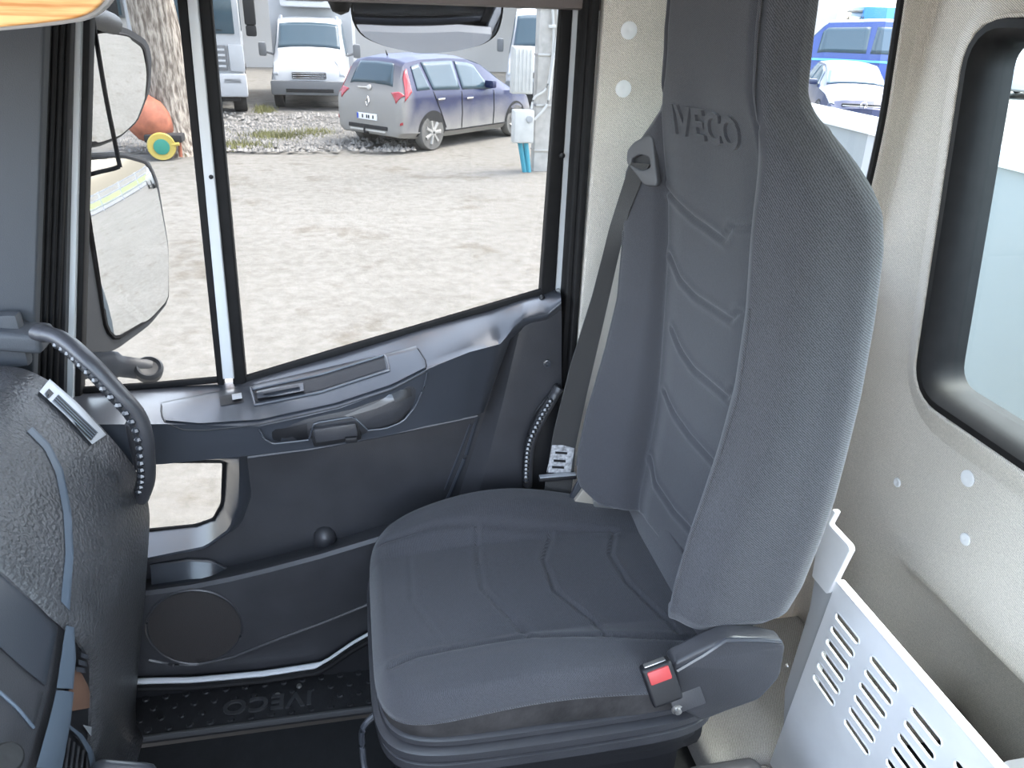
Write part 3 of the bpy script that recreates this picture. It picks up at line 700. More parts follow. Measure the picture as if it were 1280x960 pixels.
mk('buckle_strap', *boxg(hy(858, 872, .850), (.055, .006, .04), .002, 2, rb), PLA, seat)
mk('hinge_bolt', *lathe_g([(.010, 0), (.010, .003), (.006, .004), (.006, .008), (.001, .009)], hy(846, 886, .846), (0, -1, 0), 12), STEEL, seat)
# buckle stalk hardware at the far side
mk('anchor_bracket', *plateg(roundpoly(pyl([(716, 628), (732, 606), (744, 603), (752, 626), (742, 634)], 1.36), .004, 2), [], .012, YW(1.355), .002), BRASS, seat)
mk('anchor_bracket', *plateg(pyl([(742, 628), (758, 624), (775, 638), (745, 640)], 1.34), [], .008, YW(1.345), .002), STEEL, seat)
mk('anchor_strap', *plateg(pyl([(712, 622), (728, 590), (734, 592), (726, 615), (718, 628)], 1.37), [], .008, YW(1.368), .002), PLS, seat)

# ---- seat belt
belt = root('seat_belt', hy(700, 620, 1.40), 'black seat belt webbing running down from the seat shoulder guide', 'seat belt')
BL = [(789, 203, 1.366), (784, 222, 1.372), (762, 285, 1.392), (740, 370, 1.405), (712, 460, 1.412), (692, 540, 1.415), (684, 590, 1.415), (678, 630, 1.41)]
BR = [(812, 205, 1.335), (806, 220, 1.352), (789, 262, 1.378), (772, 325, 1.396), (755, 400, 1.408), (734, 490, 1.412), (719, 560, 1.412), (717, 592, 1.412), (712, 630, 1.408)]
def bpt(px, py, Y):
    p = hy(px, py, Y); q = drape(px, py, BKT, .004); s_ = hp(px, py, bp0+bn*.006, bn)
    if py < 215: return s_
    if py < 300 and q is not None and np.linalg.norm(q-CP) < np.linalg.norm(p-CP): return q
    return p
La = dense([bpt(*q) for q in BL], 60); Ra = dense([bpt(*q) for q in BR], 60)
secs = []
for a, b in zip(La, Ra):
    ax = (b-a)/np.linalg.norm(b-a); nn = np.cross(ax, (0, 0, 1)); nn /= np.linalg.norm(nn); nn *= .0011*(1 if nn[1] < 0 else -1)
    secs.append([a+nn, (a+b)/2+nn*1.2, b+nn, b-nn, (a+b)/2-nn, a-nn])
wb = mk('webbing', *loft(secs), BELT, belt)
WT = bvh(wb)
lb = strip('care_label', [(690, 556), (703, 556), (718, 560)], [(684, 590), (700, 592), (713, 592)], WT, CAPW, belt, n=8, m=6, off=.0012, depth=.0012)
for q in ((694, 564), (692, 574), (690, 582)): strip('label_print', [q, (q[0]+15, q[1]+1)], [(q[0], q[1]+3), (q[0]+15, q[1]+4)], bvh(lb), PLD, lb, n=4, m=1, off=.0006, depth=.0004)
tg = mk('belt_tongue', *boxg(hy(697, 597, 1.402), (.086, .014, .010), .004), PLD, belt)
mk('tongue_edge', *boxg(hy(697, 594, 1.400), (.082, .012, .003), .001), SILV, tg)

# ================================================================== GRAB HANDLES
GLO = mat('glossy_black_plastic', (.03, .032, .036), .18, coat=.6)
def ribbed(name, px, Y, r, label, ribs, side, mount=None, flat=.8):
    P = catmull([hy(a, b, y) for (a, b), y in zip(px, Y)], 10); o = root(name, P[-1], label, 'grab handle')
    tap = [r*(1.15 if k < 4 else 1) for k in range(len(P))]
    mk('grip', *tubeg(P, tap, 12, flat=flat, up=(0, 1, 0)), PLA, o)
    Pd = dense(P, ribs)
    S_ = []
    for k, p in enumerate(P):
        t = np.array(P[min(k+1, len(P)-1)])-np.array(P[max(k-1, 0)]); t /= np.linalg.norm(t); s = np.cross(t, (0, 1, 0)); s /= np.linalg.norm(s); S_.append(p+s*side*r*.55+np.array((0, -r*.28, 0)))
    mk('grip_channel', *tubeg(S_[8:-4], r*.66, 10), PLD, o)
    for p in dense(S_, ribs)[3:-2]:
        mk('grip_rib', *lathe_g([(.001, -.0072), (.0052, -.005), (.0074, 0), (.0052, .005), (.001, .0072)], p+np.array((0, -r*.52, 0)), (0, 0, 1), 8), GLO, o)
    return o, P
gh, P = ribbed('grab_handle', [(48, 415), (78, 424), (112, 452), (148, 490), (172, 518), (182, 545), (185, 575), (185, 600), (178, 622)], [1.36, 1.32, 1.27, 1.25, 1.25, 1.25, 1.26, 1.28, 1.31], .0155, 'curved ribbed black grab handle rising from the dashboard to the front pillar', 26, -1)
mk('mount_block', *boxg(hy(20, 420, 1.40), (.10, .07, .035), .01, 3, Matrix.Rotation(math.radians(8), 3, 'Y')), APIL, gh)
mk('mount_plate', *boxg(hy(176, 556, 1.30), (.036, .02, .10), .008, 3), PLD, gh)
gh2, P = ribbed('grab_handle', [(699, 484), (688, 503), (674, 528), (664, 552), (661, 575), (660, 606)], [1.465, 1.46, 1.452, 1.45, 1.452, 1.46], .013, 'short ribbed black grab handle beside the belt at the rear door pillar', 24, -1)
mk('backing_plate', *plateg(roundpoly(pyl([(698, 478), (668, 515), (656, 552), (652, 612), (700, 612)], 1.475), .01, 3), [], .012, YW(1.474), .003), PLD, gh2)

# ================================================================== SLOTTED STORAGE PANEL
PX = .83
pan = root('slotted_panel', (PX, .7, .05), 'light grey sheet-metal panel with rows of slots standing behind the seat', 'metal panel')
e0 = pxl([(1040, 737)], PX)[0]; zt_ = .572
slots = []
for (sx, sy), (ex, ey), n_ in (((1044, 780), (1073, 817), 6), ((1088, 831), (1122, 875), 6), ((1140, 891), (1179, 938), 6), ((1196, 955), (1238, 1004), 6)):
    a = pxl([(sx, sy)], PX)[0]; b = pxl([(ex, ey)], PX)[0]
    L = abs(a[0]-b[0]); yc_ = (a[0]+b[0])/2; z0 = zt_-.058
    for k in range(n_):
        z = z0-.0335*k; slots.append([(yc_+L/2*math.cos(t)*1.0 if False else yc_+(L/2-.0084)*(1 if math.cos(t) > 0 else -1)+.0084*math.cos(t), z+.0084*math.sin(t)) for t in np.linspace(math.pi/20, 2*math.pi+math.pi/20, 15)[:-1]])
pout = [(.983, zt_), (.20, zt_), (.20, .022), (1.035, .022)]
# keep slot columns in the slanting order of the panel edge
plate('perforated_sheet', pout, [[(y+(zt_-z)*0.085, z) for y, z in s_] for s_ in slots], .003, XW(PX), METAL, pan, sharp=30)
for s_ in slots:
    mk('slot_rim', *tubeg([(PX-.0005, y+(zt_-z)*0.085, z) for y, z in s_], .0016, 6, closed=True, up=(1, 0, 0)), METAL, pan)
mk('top_flange', *boxg((PX+.007, .59, zt_+.001), (.018, .786, .005), .002), METAL, pan)
# bent bracket at the far end
br = [hx(a, b, PX) for a, b in ((1040, 737), (1063, 686), (1033, 655), (1046, 637))]
bs = []
for p in br: bs.append(p)
brY = [(PX, p[1], p[2]) for p in br]
W_ = .075
prof_ = [(brY[0][1], brY[0][2]), (brY[1][1], brY[1][2]), (brY[2][1]+.002, brY[2][2]), (brY[3][1], brY[3][2])]
sec_a = [(PX+.0, y, z) for y, z in prof_]
SEC = []
for dx in (0, .012):
    SEC.append([(PX-.004+dx, y, z) for y, z in prof_])
flg = [(p[0], p[1]) for p in pxl([(1040, 737), (1063, 686), (1033, 655), (1020, 700), (985, 862), (982, 960), (988, 960)], PX)]
mk('bent_bracket', *plateg(roundpoly([(a, b) for a, b in pxl([(1041, 737), (1066, 688), (1064, 681), (1040, 655), (1048, 640), (1044, 636), (1030, 650), (1027, 664), (1018, 720), (1036, 742)], PX)], .003, 2), [], .012, XW(PX-.006), .002), METAL, pan)
mk('end_flange', *plateg([(a, b) for a, b in pxl([(1027, 664), (1040, 737), (988, 955), (976, 955), (979, 862), (1010, 760)], PX)], [], .02, XW(PX+.003), .002), mat('flange_grey', (.46, .47, .475), .45), pan)
mk('rivet', *lathe_g([(.005, 0), (.004, .003), (.001, .0035)], hx(984, 832, PX+.003), (-1, 0, 0), 10), STEEL, pan)
# dark cushion corner in the foreground between the seats
c_ = hz(915, 975, .27)
blk = root('console_armrest', (c_[0], c_[1]-.12, -.03), 'black padded console corner low beside the seat base', 'armrest')
mk('pad', *boxg((c_[0]+.0, c_[1]-.10, .235), (.15, .30, .07), .03, 4), PLA, blk)
mk('body', *boxg((c_[0]+.0, c_[1]-.12, .09), (.12, .24, .24), .01), PLD, blk)

# ================================================================== DASHBOARD
dash = root('dashboard', (-.7, .8, -.03), 'grained black moulded dashboard with curved grey trim line and side vent', 'dashboard')
prof = catmull([(-.97, .93), (-.80, .935), (-.62, .925), (-.555, .905), (-.50, .842), (-.462, .775), (-.434, .712), (-.421, .655), (-.421, .60), (-.436, .52), (-.462, .40), (-.496, .25), (-.535, .07), (-.53, .0)], 5)
prof = [(p[0], p[1]) for p in prof]
ring_ = prof+[(-.97, .0)]
secs = []
for y, s_ in ((1.362, .97), (1.35, 1.0), (1.28, 1.0), (1.2, 1.0), (1.05, 1.0), (.945, 1.0), (.932, .985)):
    secs.append([(x if x < -.9 else -.97+(x+.97)*s_, y+(.055*min(1, max(0, (.72-z)/.16)) if y < 1 else 0), z*(1 if s_ == 1 else .995)) for x, z in ring_])
pad = mk('dash_pad', *loft(secs), PLG, dash, sharp=50); PT = bvh(pad)
strip('trim_line', [(33, 540), (55, 562), (69, 592), (78, 640), (81, 690), (75, 752)], [(40, 534), (62, 556), (78, 588), (88, 638), (91, 692), (86, 764)], PT, TRIM, dash, n=40, m=3, off=.0015, depth=.003)
vt = strip('side_vent', [(47, 492), (80, 522), (112, 557)], [(60, 476), (95, 506), (130, 545)], PT, SILV, dash, n=12, m=5, off=.005, depth=.010)
VT = bvh(vt)
strip('vent_well', [(64, 503), (90, 528), (113, 551)], [(72, 494), (97, 517), (121, 541)], VT, PLD, vt, n=8, m=4, off=.0015, depth=.002)
for k in range(4):
    t = (k+.5)/4; a = (64+8*t, 503-9*t); b = (113+8*t, 551-10*t)
    mk('vent_slat', *beadg([a, b], VT, .0009, 10, off=.0035), TRIM, vt)
strip('vent_knob', [(54, 494), (60, 499)], [(60, 487), (66, 493)], VT, PLD, vt, n=3, m=3, off=.003, depth=.003)
# driver-side module: same section set back a little, with doors, trim blades and a nook
secs = []
for y in (1.06, .60, .30, -.45): secs.append([(x if x < -.9 else x-.014, y, z-.006) for x, z in ring_])
mod = mk('console_module', *loft(secs), PLA, dash, sharp=50)
MT = bvh(mod)
strip('glovebox_door', [(-60, 665), (0, 718), (40, 750), (70, 783)], [(-60, 770), (0, 812), (25, 835), (54, 858)], MT, PLS, dash, n=16, m=6, off=.003, depth=.006)
strip('lower_door', [(-60, 778), (0, 820), (25, 842), (52, 866)], [(-60, 830), (0, 866), (20, 883), (42, 906)], MT, PLA, dash, n=16, m=5, off=.002, depth=.006)
mk('chrome_line', *beadg([(-50, 834), (0, 868), (20, 886), (40, 910)], MT, .0022, 20, off=.002), TRIM, dash)
nk = strip('nook', [(82, 790), (97, 806), (110, 828), (119, 858), (124, 890), (122, 930)], [(82, 794), (82, 820), (80, 850), (79, 868), (76, 890), (72, 912)], MT, PLD, dash, n=24, m=6, off=.0015, depth=.003)
strip('nook_lining', [(97, 838), (108, 858), (113, 884)], [(84, 838), (83, 862), (82, 890)], MT, mat('tan_lining', (.16, .085, .055), .6), nk, n=10, m=4, off=.003, depth=.003)
for k in range(3): strip('nook_slat', [(86+3*k, 826-9*k+9), (97+2*k, 820-8*k+16)], [(86+3*k, 832-9*k+9), (98+2*k, 826-8*k+16)], MT, PLS, nk, n=4, m=2, off=.010, depth=.008)
strip('nook_tip', [(98, 906), (116, 910)], [(106, 917), (116, 928)], MT, SILV, nk, n=4, m=3, off=.006, depth=.005)
strip('trim_blade', [(72, 785), (67, 815), (59, 863)], [(82, 787), (84, 825), (80, 863)], MT, TRIM, dash, n=12, m=5, off=.012, depth=.014)
strip('trim_blade', [(57, 866), (47, 905), (30, 962)], [(79, 867), (74, 905), (63, 962)], MT, TRIM, dash, n=12, m=5, off=.014, depth=.016)
lv = strip('centre_vent', [(76, 908), (100, 930), (112, 962)], [(66, 945), (62, 955), (62, 975)], MT, PLD, dash, n=10, m=6, off=.003, depth=.004)
for k in range(5): strip('vent_slat', [(76+6*k, 922+5*k), (70+7*k, 966)], [(79+6*k, 923+5*k), (73+7*k, 966)], MT, PLA, lv, n=6, m=2, off=.010, depth=.008)
strip('vent_ring', [(74, 906), (92, 918), (106, 938), (112, 962)], [(76, 912), (88, 922), (99, 941), (104, 964)], MT, TRIM, lv, n=14, m=2, off=.012, depth=.010)
mk('switch_knob', *lathe_g([(.020, 0), (.019, .012), (.016, .016), (.008, .017), (.001, .016)], drape(4, 952, MT, .0), (.6, -.3, .75), 20), CARPET, dash)
sh_ = hy(150, 975, .93); mk('lower_shelf', *boxg(sh_+np.array((-.01, 0, -.035)), (.10, .10, .06), .02, 3, Matrix.Rotation(math.radians(20), 3, 'Y')), PLS, dash)

# ================================================================== OVERHEAD WOOD PANEL
WOOD = bpy.data.materials.new('wood_grain'); WOOD.use_nodes = True; nt = WOOD.node_tree; b = nt.nodes['Principled BSDF']; b.inputs['Roughness'].default_value = .3
tc = nt.nodes.new('ShaderNodeTexCoord'); mp = nt.nodes.new('ShaderNodeMapping'); mp.inputs['Scale'].default_value = (3, 3, 60)
wv = nt.nodes.new('ShaderNodeTexNoise'); wv.inputs['Scale'].default_value = 2.2; wv.inputs['Detail'].default_value = 5
nt.links.new(tc.outputs['Object'], mp.inputs[0]); nt.links.new(mp.outputs[0], wv.inputs['Vector'])
r = nt.nodes.new('ShaderNodeValToRGB'); r.color_ramp.elements[0].position = .38; r.color_ramp.elements[0].color = (.60, .22, .05, 1); r.color_ramp.elements[1].position = .6; r.color_ramp.elements[1].color = (.93, .52, .20, 1)
nt.links.new(wv.outputs['Fac'], r.inputs[0]); nt.links.new(r.outputs[0], b.inputs['Base Color'])
vis = root('overhead_panel', hy(40, 20, 1.05), 'wood-grain overhead panel with a rounded lower corner', 'panel')
vo = pyl([(-420, 70), (0, 34), (60, 28), (100, 22), (122, 10), (137, -12), (150, -120), (-420, -120)], 1.05)
mk('wood_face', *plateg(roundpoly(vo, [0, 0, .02, .02, .02, .03, 0, 0], 4), [], .012, YW(1.05), .003), WOOD, vis)
mk('grey_rim', *plateg(roundpoly(grow(vo, .0035), [0, 0, .02, .02, .02, .03, 0, 0], 4), [], .02, YW(1.063), .003), mat('rim_grey', (.5, .49, .48), .5), vis)
mk('hanger_arm', *boxg((vo[0][0]+.2, 1.2, 1.66), (.04, .30, .12), .008), APIL, vis)
# ================================================================== WIRE ROD BEHIND THE QUARTER PANE
rod = [hy(a, b, 1.62) for a, b in ((115, 18), (122, 60), (133, 125), (148, 200), (147, 209), (120, 216), (92, 225), (88, 236))]
tag(tube('wire_bracket', catmull(rod, 4), .0042, RUB, n=8), 'thin black wire bracket bent across the quarter window', 'bracket')

# ================================================================== MIRRORS
def refl_n(px, py, P, r):
    d = np.array(P)-CP; d /= np.linalg.norm(d); r = np.array(r, float); r /= np.linalg.norm(r); n = r-d; return n/np.linalg.norm(n)
HOUS = mat('mirror_housing', (.032, .034, .038), .5, bump=.3, bscale=300)
sm = root('side_mirror', (-.55, 1.80, .78), 'black twin exterior side mirror outside the passenger quarter window', 'mirror')
def mirror(name, P0, nrm, gpx, hpx, dep, rnd, curve):
    P0 = np.array(P0); n = nrm; u = np.cross((0, 0, 1), n); u /= np.linalg.norm(u); v = np.cross(n, u)
    T = lambda a, b: ((hp(a, b, P0, n)-P0)@u, (hp(a, b, P0, n)-P0)@v)
    g = roundpoly([T(*q) for q in gpx], rnd, 4); h = roundpoly([T(*q) for q in hpx], rnd*1.3, 4)
    c = np.mean(np.array(h), axis=0)
    secs = []
    hh = np.array(dense([*h, h[0]], 60)[:-1])
    gg = np.array(dense([*g, g[0]], 60)[:-1])
    for s_, w_ in ((.995, .004), (1.0, -.004), (.97, -.35*dep), (.82, -.75*dep), (.5, -dep), (.1, -dep*1.05)):
        secs.append([P0+u*(c[0]+(q[0]-c[0])*s_)+v*(c[1]+(q[1]-c[1])*s_)+n*w_ for q in hh])
    ho = mk(name, *loft(secs), HOUS, sm, sharp=50)
    # curved glass: concentric rings
    cg = gg.mean(axis=0); V = []; Fc = []; R = 10
    for k in range(R+1):
        s_ = k/R
        for q in gg:
            p = cg+(q-cg)*s_; d2 = ((p-cg)**2).sum(); V.append(P0+u*p[0]+v*p[1]+n*(.014-curve*d2))
    N = len(gg)
    for k in range(R):
        for j in range(N): Fc.append((k*N+j, k*N+(j+1) % N, (k+1)*N+(j+1) % N, (k+1)*N+j))
    mk('mirror_glass', V, Fc, MIRR, ho, sharp=None).data.shade_smooth()
    ring = [P0+u*q[0]+v*q[1]+n*.004 for q in gg]; mk('mirror_bezel', *tubeg(ring, .006, 6, closed=True, up=tuple(n)), RUB, ho)
M1 = hy(140, 110, 1.80); M2 = hy(155, 310, 1.80)
mirror('wide_angle_housing', M1, refl_n(0, 0, M1, (.78, .60, -.20)), [(92, 46), (125, 40), (155, 45), (176, 58), (181, 90), (177, 120), (165, 150), (145, 168), (120, 177), (92, 180)], [(90, 28), (130, 27), (160, 36), (182, 50), (188, 70), (186, 112), (170, 152), (148, 172), (120, 184), (90, 186)], .06, .012, .35)
mirror('main_housing', M2, refl_n(0, 0, M2, (.80, .58, -.13)), [(98, 199), (150, 196), (180, 204), (190, 225), (205, 310), (206, 374), (184, 398), (141, 424), (130, 412), (110, 290)], [(80, 192), (150, 189), (183, 198), (195, 222), (209, 308), (209, 378), (184, 408), (140, 440), (80, 440)], .08, .014, .15)
arm = catmull([hy(60, 455, 1.66), hy(110, 455, 1.72), hy(150, 458, 1.76), hy(188, 463, 1.78)], 6)
mk('lower_arm', *tubeg(arm, [.04]*6+[.034]*6+[.026]*7, 12, flat=.7), mat('mirror_arm', (.06, .064, .072), .5), sm)
mk('arm_socket', *lathe_g([(.030, -.02), (.032, 0), (.026, .008), (.020, .002), (.001, 0)], hy(186, 460, 1.765), (.25, -.55, .8), 20), HOUS, sm)
mk('upper_arm', *tubeg([hy(100, 20, 1.66), hy(120, 22, 1.72), hy(140, 30, 1.80)], .02, 10), HOUS, sm)
# kerb mirror above the door
km = root('kerb_mirror', (.19, 1.85, 1.42), 'rounded black kerb mirror hanging above the passenger door window', 'mirror')
kp = [(439, -70), (437, 0), (440, 28), (452, 46), (480, 58), (525, 67), (570, 64), (605, 56), (622, 44), (629, 20), (632, -70)]
KP0 = hy(535, 20, 1.85); kn = refl_n(0, 0, KP0, (.0, -.45, -.88)); ku = np.cross((0, 0, 1), kn); ku /= np.linalg.norm(ku); kv = np.cross(kn, ku)
Tk = lambda a, b: np.array(((hp(a, b, KP0, kn)-KP0)@ku, (hp(a, b, KP0, kn)-KP0)@kv))
kk = np.array(dense([*roundpoly([Tk(*q) for q in kp], .02, 4), Tk(*kp[0])], 70)[:-1]); kc = kk.mean(axis=0)
secs = []
for s_, w_ in ((.97, .004), (1.0, 0), (.99, -.01), (.9, -.04), (.5, -.065), (.05, -.07)): secs.append([KP0+ku*(kc[0]+(q[0]-kc[0])*s_)+kv*(kc[1]+(q[1]-kc[1])*s_)+kn*w_ for q in kk])
kh = mk('housing', *loft(secs), RUB, km, sharp=50)
V = []; Fc = []
for k in range(11):
    for q in kk:
        p = kc+(q-kc)*.965*k/10; V.append(KP0+ku*p[0]+kv*p[1]+kn*(.012-.22*((p-kc)**2).sum()))
N = len(kk)
for k in range(10):
    for j in range(N): Fc.append((k*N+j, k*N+(j+1) % N, (k+1)*N+(j+1) % N, (k+1)*N+j))
mk('mirror_glass', V, Fc, mat('dim_mirror', (.33, .34, .36), .03, metal=1.0), kh, sharp=None).data.shade_smooth()
mk('mount_arm', *tubeg([hy(424, -60, 1.70), hy(424, -10, 1.72), hy(425, 4, 1.74)], .022, 12), RUB, km)
mk('mount_ball', *lathe_g([(.001, -.024), (.016, -.018), (.024, 0), (.016, .018), (.001, .024)], hy(425, 2, 1.74), (0, 0, 1), 16), RUB, km)
mk('arm_bar', *tubeg([hy(425, -45, 1.72), hy(530, -45, 1.86)], .014, 10), RUB, km)

# ================================================================== GROUND
gm = bpy.data.materials.new('dusty_yard'); gm.use_nodes = True; nt = gm.node_tree; b = nt.nodes['Principled BSDF']; b.inputs['Roughness'].default_value = .95; b.inputs['Specular IOR Level'].default_value = .1
tc = nt.nodes.new('ShaderNodeTexCoord')
def noise(sc, det=5):
    n = nt.nodes.new('ShaderNodeTexNoise'); n.inputs['Scale'].default_value = sc; n.inputs['Detail'].default_value = det; n.inputs['Roughness'].default_value = .65
    nt.links.new(tc.outputs['Object'], n.inputs['Vector']); return n
def ramp(src, stops):
    r = nt.nodes.new('ShaderNodeValToRGB'); e = r.color_ramp.elements; e[0].position, e[0].color = stops[0][0], (*stops[0][1], 1); e[1].position, e[1].color = stops[-1][0], (*stops[-1][1], 1)
    for p, c in stops[1:-1]: q = e.new(p); q.color = (*c, 1)
    nt.links.new(src, r.inputs[0]); return r.outputs[0]
def mixc(a, bb, f, mode='MIX'):
    m = nt.nodes.new('ShaderNodeMix'); m.data_type = 'RGBA'; m.blend_type = mode
    if isinstance(f, float): m.inputs['Factor'].default_value = f
    else: nt.links.new(f, m.inputs['Factor'])
    nt.links.new(a, m.inputs['A']); nt.links.new(bb, m.inputs['B']); return m.outputs['Result']
c1 = ramp(noise(.45).outputs[0], [(.3, (.172, .164, .146)), (.7, (.205, .195, .177))])
c2 = ramp(noise(7, 8).outputs[0], [(.35, (.78, .77, .75)), (.62, (1, 1, 1))])
base_ = mixc(c1, c2, 1.0, 'MULTIPLY')
c3 = ramp(noise(1.15, 6).outputs[0], [(.56, (1, 1, 1)), (.66, (.70, .66, .60))]); base_ = mixc(base_, c3, .8, 'MULTIPLY')
nt.links.new(base_, b.inputs['Base Color'])
bp = nt.nodes.new('ShaderNodeBump'); bp.inputs['Strength'].default_value = .5; bp.inputs['Distance'].default_value = .02; nt.links.new(noise(12, 8).outputs[0], bp.inputs['Height']); nt.links.new(bp.outputs[0], b.inputs['Normal'])
st(mk('ground', [(-70, -60, GZ), (90, -60, GZ), (90, 110, GZ), (-70, 110, GZ)], [(0, 1, 2, 3)], gm))
# dark gravel bank behind the concrete
gv = mat('gravel', (.115, .11, .10), .95, bump=1.0, bscale=9, var=.45, vscale=3)
def gpt(px, py): return hz(px, py, GZ)
gb = [gpt(*q) for q in ((140, 190), (270, 191), (330, 190), (430, 186), (470, 180), (560, 172), (610, 150))]; far_ = [(p[0]-1.0 if i == 0 else p[0]+.4, 24.5-.0*i, GZ) for i, p in enumerate(gb)]
nn_ = 40; A_ = dense(gb, nn_); B_ = dense([np.array(q) for q in far_], nn_); V = []; Fc = []
for i in range(nn_+1):
    for j in range(25):
        p = A_[i]*(1-j/24)+B_[i]*(j/24); h_ = .012+.07*math.sin(math.pi*min(1, j/10))*random.uniform(.5, 1) if j else .004
        V.append((p[0]+random.uniform(-.12, .12), p[1]+(random.uniform(-.25, .25)), GZ+h_))
for i in range(nn_):
    for j in range(24): Fc.append((i*25+j, (i+1)*25+j, (i+1)*25+j+1, i*25+j+1))
st(mk('gravel_bank', V, Fc, gv, sharp=60))
# loose stones and dry grass tufts on the bank
V = []; Fc = []
for _ in range(2600):
    p = gpt(random.uniform(150, 520), random.uniform(144, 193)); s_ = random.uniform(.02, .07); k = len(V)
    for q in ((s_, 0, 0), (-s_, 0, 0), (0, s_, 0), (0, -s_, 0), (0, 0, s_*.8)): V.append((p[0]+q[0], p[1]+q[1], GZ+.05+q[2]))
    Fc += [(k, k+2, k+4), (k+2, k+1, k+4), (k+1, k+3, k+4), (k+3, k, k+4)]
tag(mk('loose_stones', V, Fc, mat('stone', (.19, .18, .165), .9, var=.4, vscale=2), sharp=None), 'loose grey stones scattered over the gravel bank', 'stones', kind='stuff')
V = []; Fc = []
for cx_, cy_, rx, ry, cnt in ((345, 174, 40, 5, 900), (300, 186, 34, 4, 500), (395, 170, 26, 4, 350), (330, 140, 14, 5, 300), (215, 192, 25, 4, 300), (255, 188, 12, 4, 200)):
    for _ in range(cnt):
        p = gpt(random.gauss(cx_, rx*.5), random.gauss(cy_, ry*.5)); a = random.uniform(0, 6.3); h_ = random.uniform(.06, .16); k = len(V)
        dx, dy = math.cos(a)*.012, math.sin(a)*.012; lx, ly = random.uniform(-.06, .06), random.uniform(-.06, .06)
        V += [(p[0]-dx, p[1]-dy, GZ+.02), (p[0]+dx, p[1]+dy, GZ+.02), (p[0]+lx, p[1]+ly, GZ+.03+h_)]; Fc.append((k, k+1, k+2))
tag(mk('grass_tufts', V, Fc, mat('dry_grass', (.19, .185, .075), .9, var=.5, vscale=1), sharp=None, fix=False), 'dry yellow-green grass tufts growing on the gravel bank', 'grass', kind='stuff')

# ================================================================== VEHICLES
CARGLASS = mat('car_glass', (.045, .075, .095), .08, spec=.45)
TYRE = mat('tyre', (.03, .03, .03), .85, var=.3, vscale=4)
ALLOY = mat('alloy', (.36, .35, .33), .5, metal=.5)
CHROME = mat('chrome', (.75, .75, .76), .12, metal=1.0)
LAMPR = mat('tail_lamp_red', (.34, .02, .03), .2, coat=.8); LAMPW = mat('lamp_clear', (.42, .44, .46), .12, coat=.8)
GREYP = mat('grey_bumper', (.14, .145, .15), .6); DARKP = mat('dark_underside', (.02, .02, .02), .9)
def dusty(name, col, dust, z0, z1, rough=.4, rear=False):
    m = mat(name, col, rough, coat=.15); nt = m.node_tree; b = nt.nodes['Principled BSDF']; tc = nt.nodes.new('ShaderNodeTexCoord'); sp = nt.nodes.new('ShaderNodeSeparateXYZ')
    nt.links.new(tc.outputs['Object'], sp.inputs[0]); mr = nt.nodes.new('ShaderNodeMapRange'); mr.inputs['From Min'].default_value = z0; mr.inputs['From Max'].default_value = z1; mr.inputs['To Min'].default_value = .85; mr.inputs['To Max'].default_value = .0
    nz = nt.nodes.new('ShaderNodeTexNoise'); nz.inputs['Scale'].default_value = 2.5; nz.inputs['Detail'].default_value = 6; nt.links.new(tc.outputs['Object'], nz.inputs['Vector'])
    ad = nt.nodes.new('ShaderNodeMath'); ad.operation = 'MULTIPLY_ADD'; ad.inputs[1].default_value = .45; nt.links.new(nz.outputs[0], ad.inputs[0]); nt.links.new(sp.outputs['Z'], ad.inputs[2]); nt.links.new(ad.outputs[0], mr.inputs['Value'])
    fac = mr.outputs[0]
    if rear:   # the tail is caked with road dust
        m2 = nt.nodes.new('ShaderNodeMapRange'); m2.inputs['From Min'].default_value = -.72; m2.inputs['From Max'].default_value = -.42; m2.inputs['To Min'].default_value = .85; m2.inputs['To Max'].default_value = 0
        nt.links.new(sp.outputs['X'], m2.inputs['Value']); mx = nt.nodes.new('ShaderNodeMath'); mx.operation = 'MAXIMUM'; nt.links.new(fac, mx.inputs[0]); nt.links.new(m2.outputs[0], mx.inputs[1]); fac = mx.outputs[0]
    mi = nt.nodes.new('ShaderNodeMix'); mi.data_type = 'RGBA'; mi.inputs['A'].default_value = (*col, 1); mi.inputs['B'].default_value = (*dust, 1); nt.links.new(fac, mi.inputs['Factor']); nt.links.new(mi.outputs['Result'], b.inputs['Base Color'])
    r2 = nt.nodes.new('ShaderNodeMapRange'); r2.inputs['To Min'].default_value = rough; r2.inputs['To Max'].default_value = .85; nt.links.new(fac, r2.inputs['Value']); nt.links.new(r2.outputs[0], b.inputs['Roughness'])
    return m
DTY = mat('dusty_tyre', (.13, .125, .115), .9, var=.25, vscale=5)
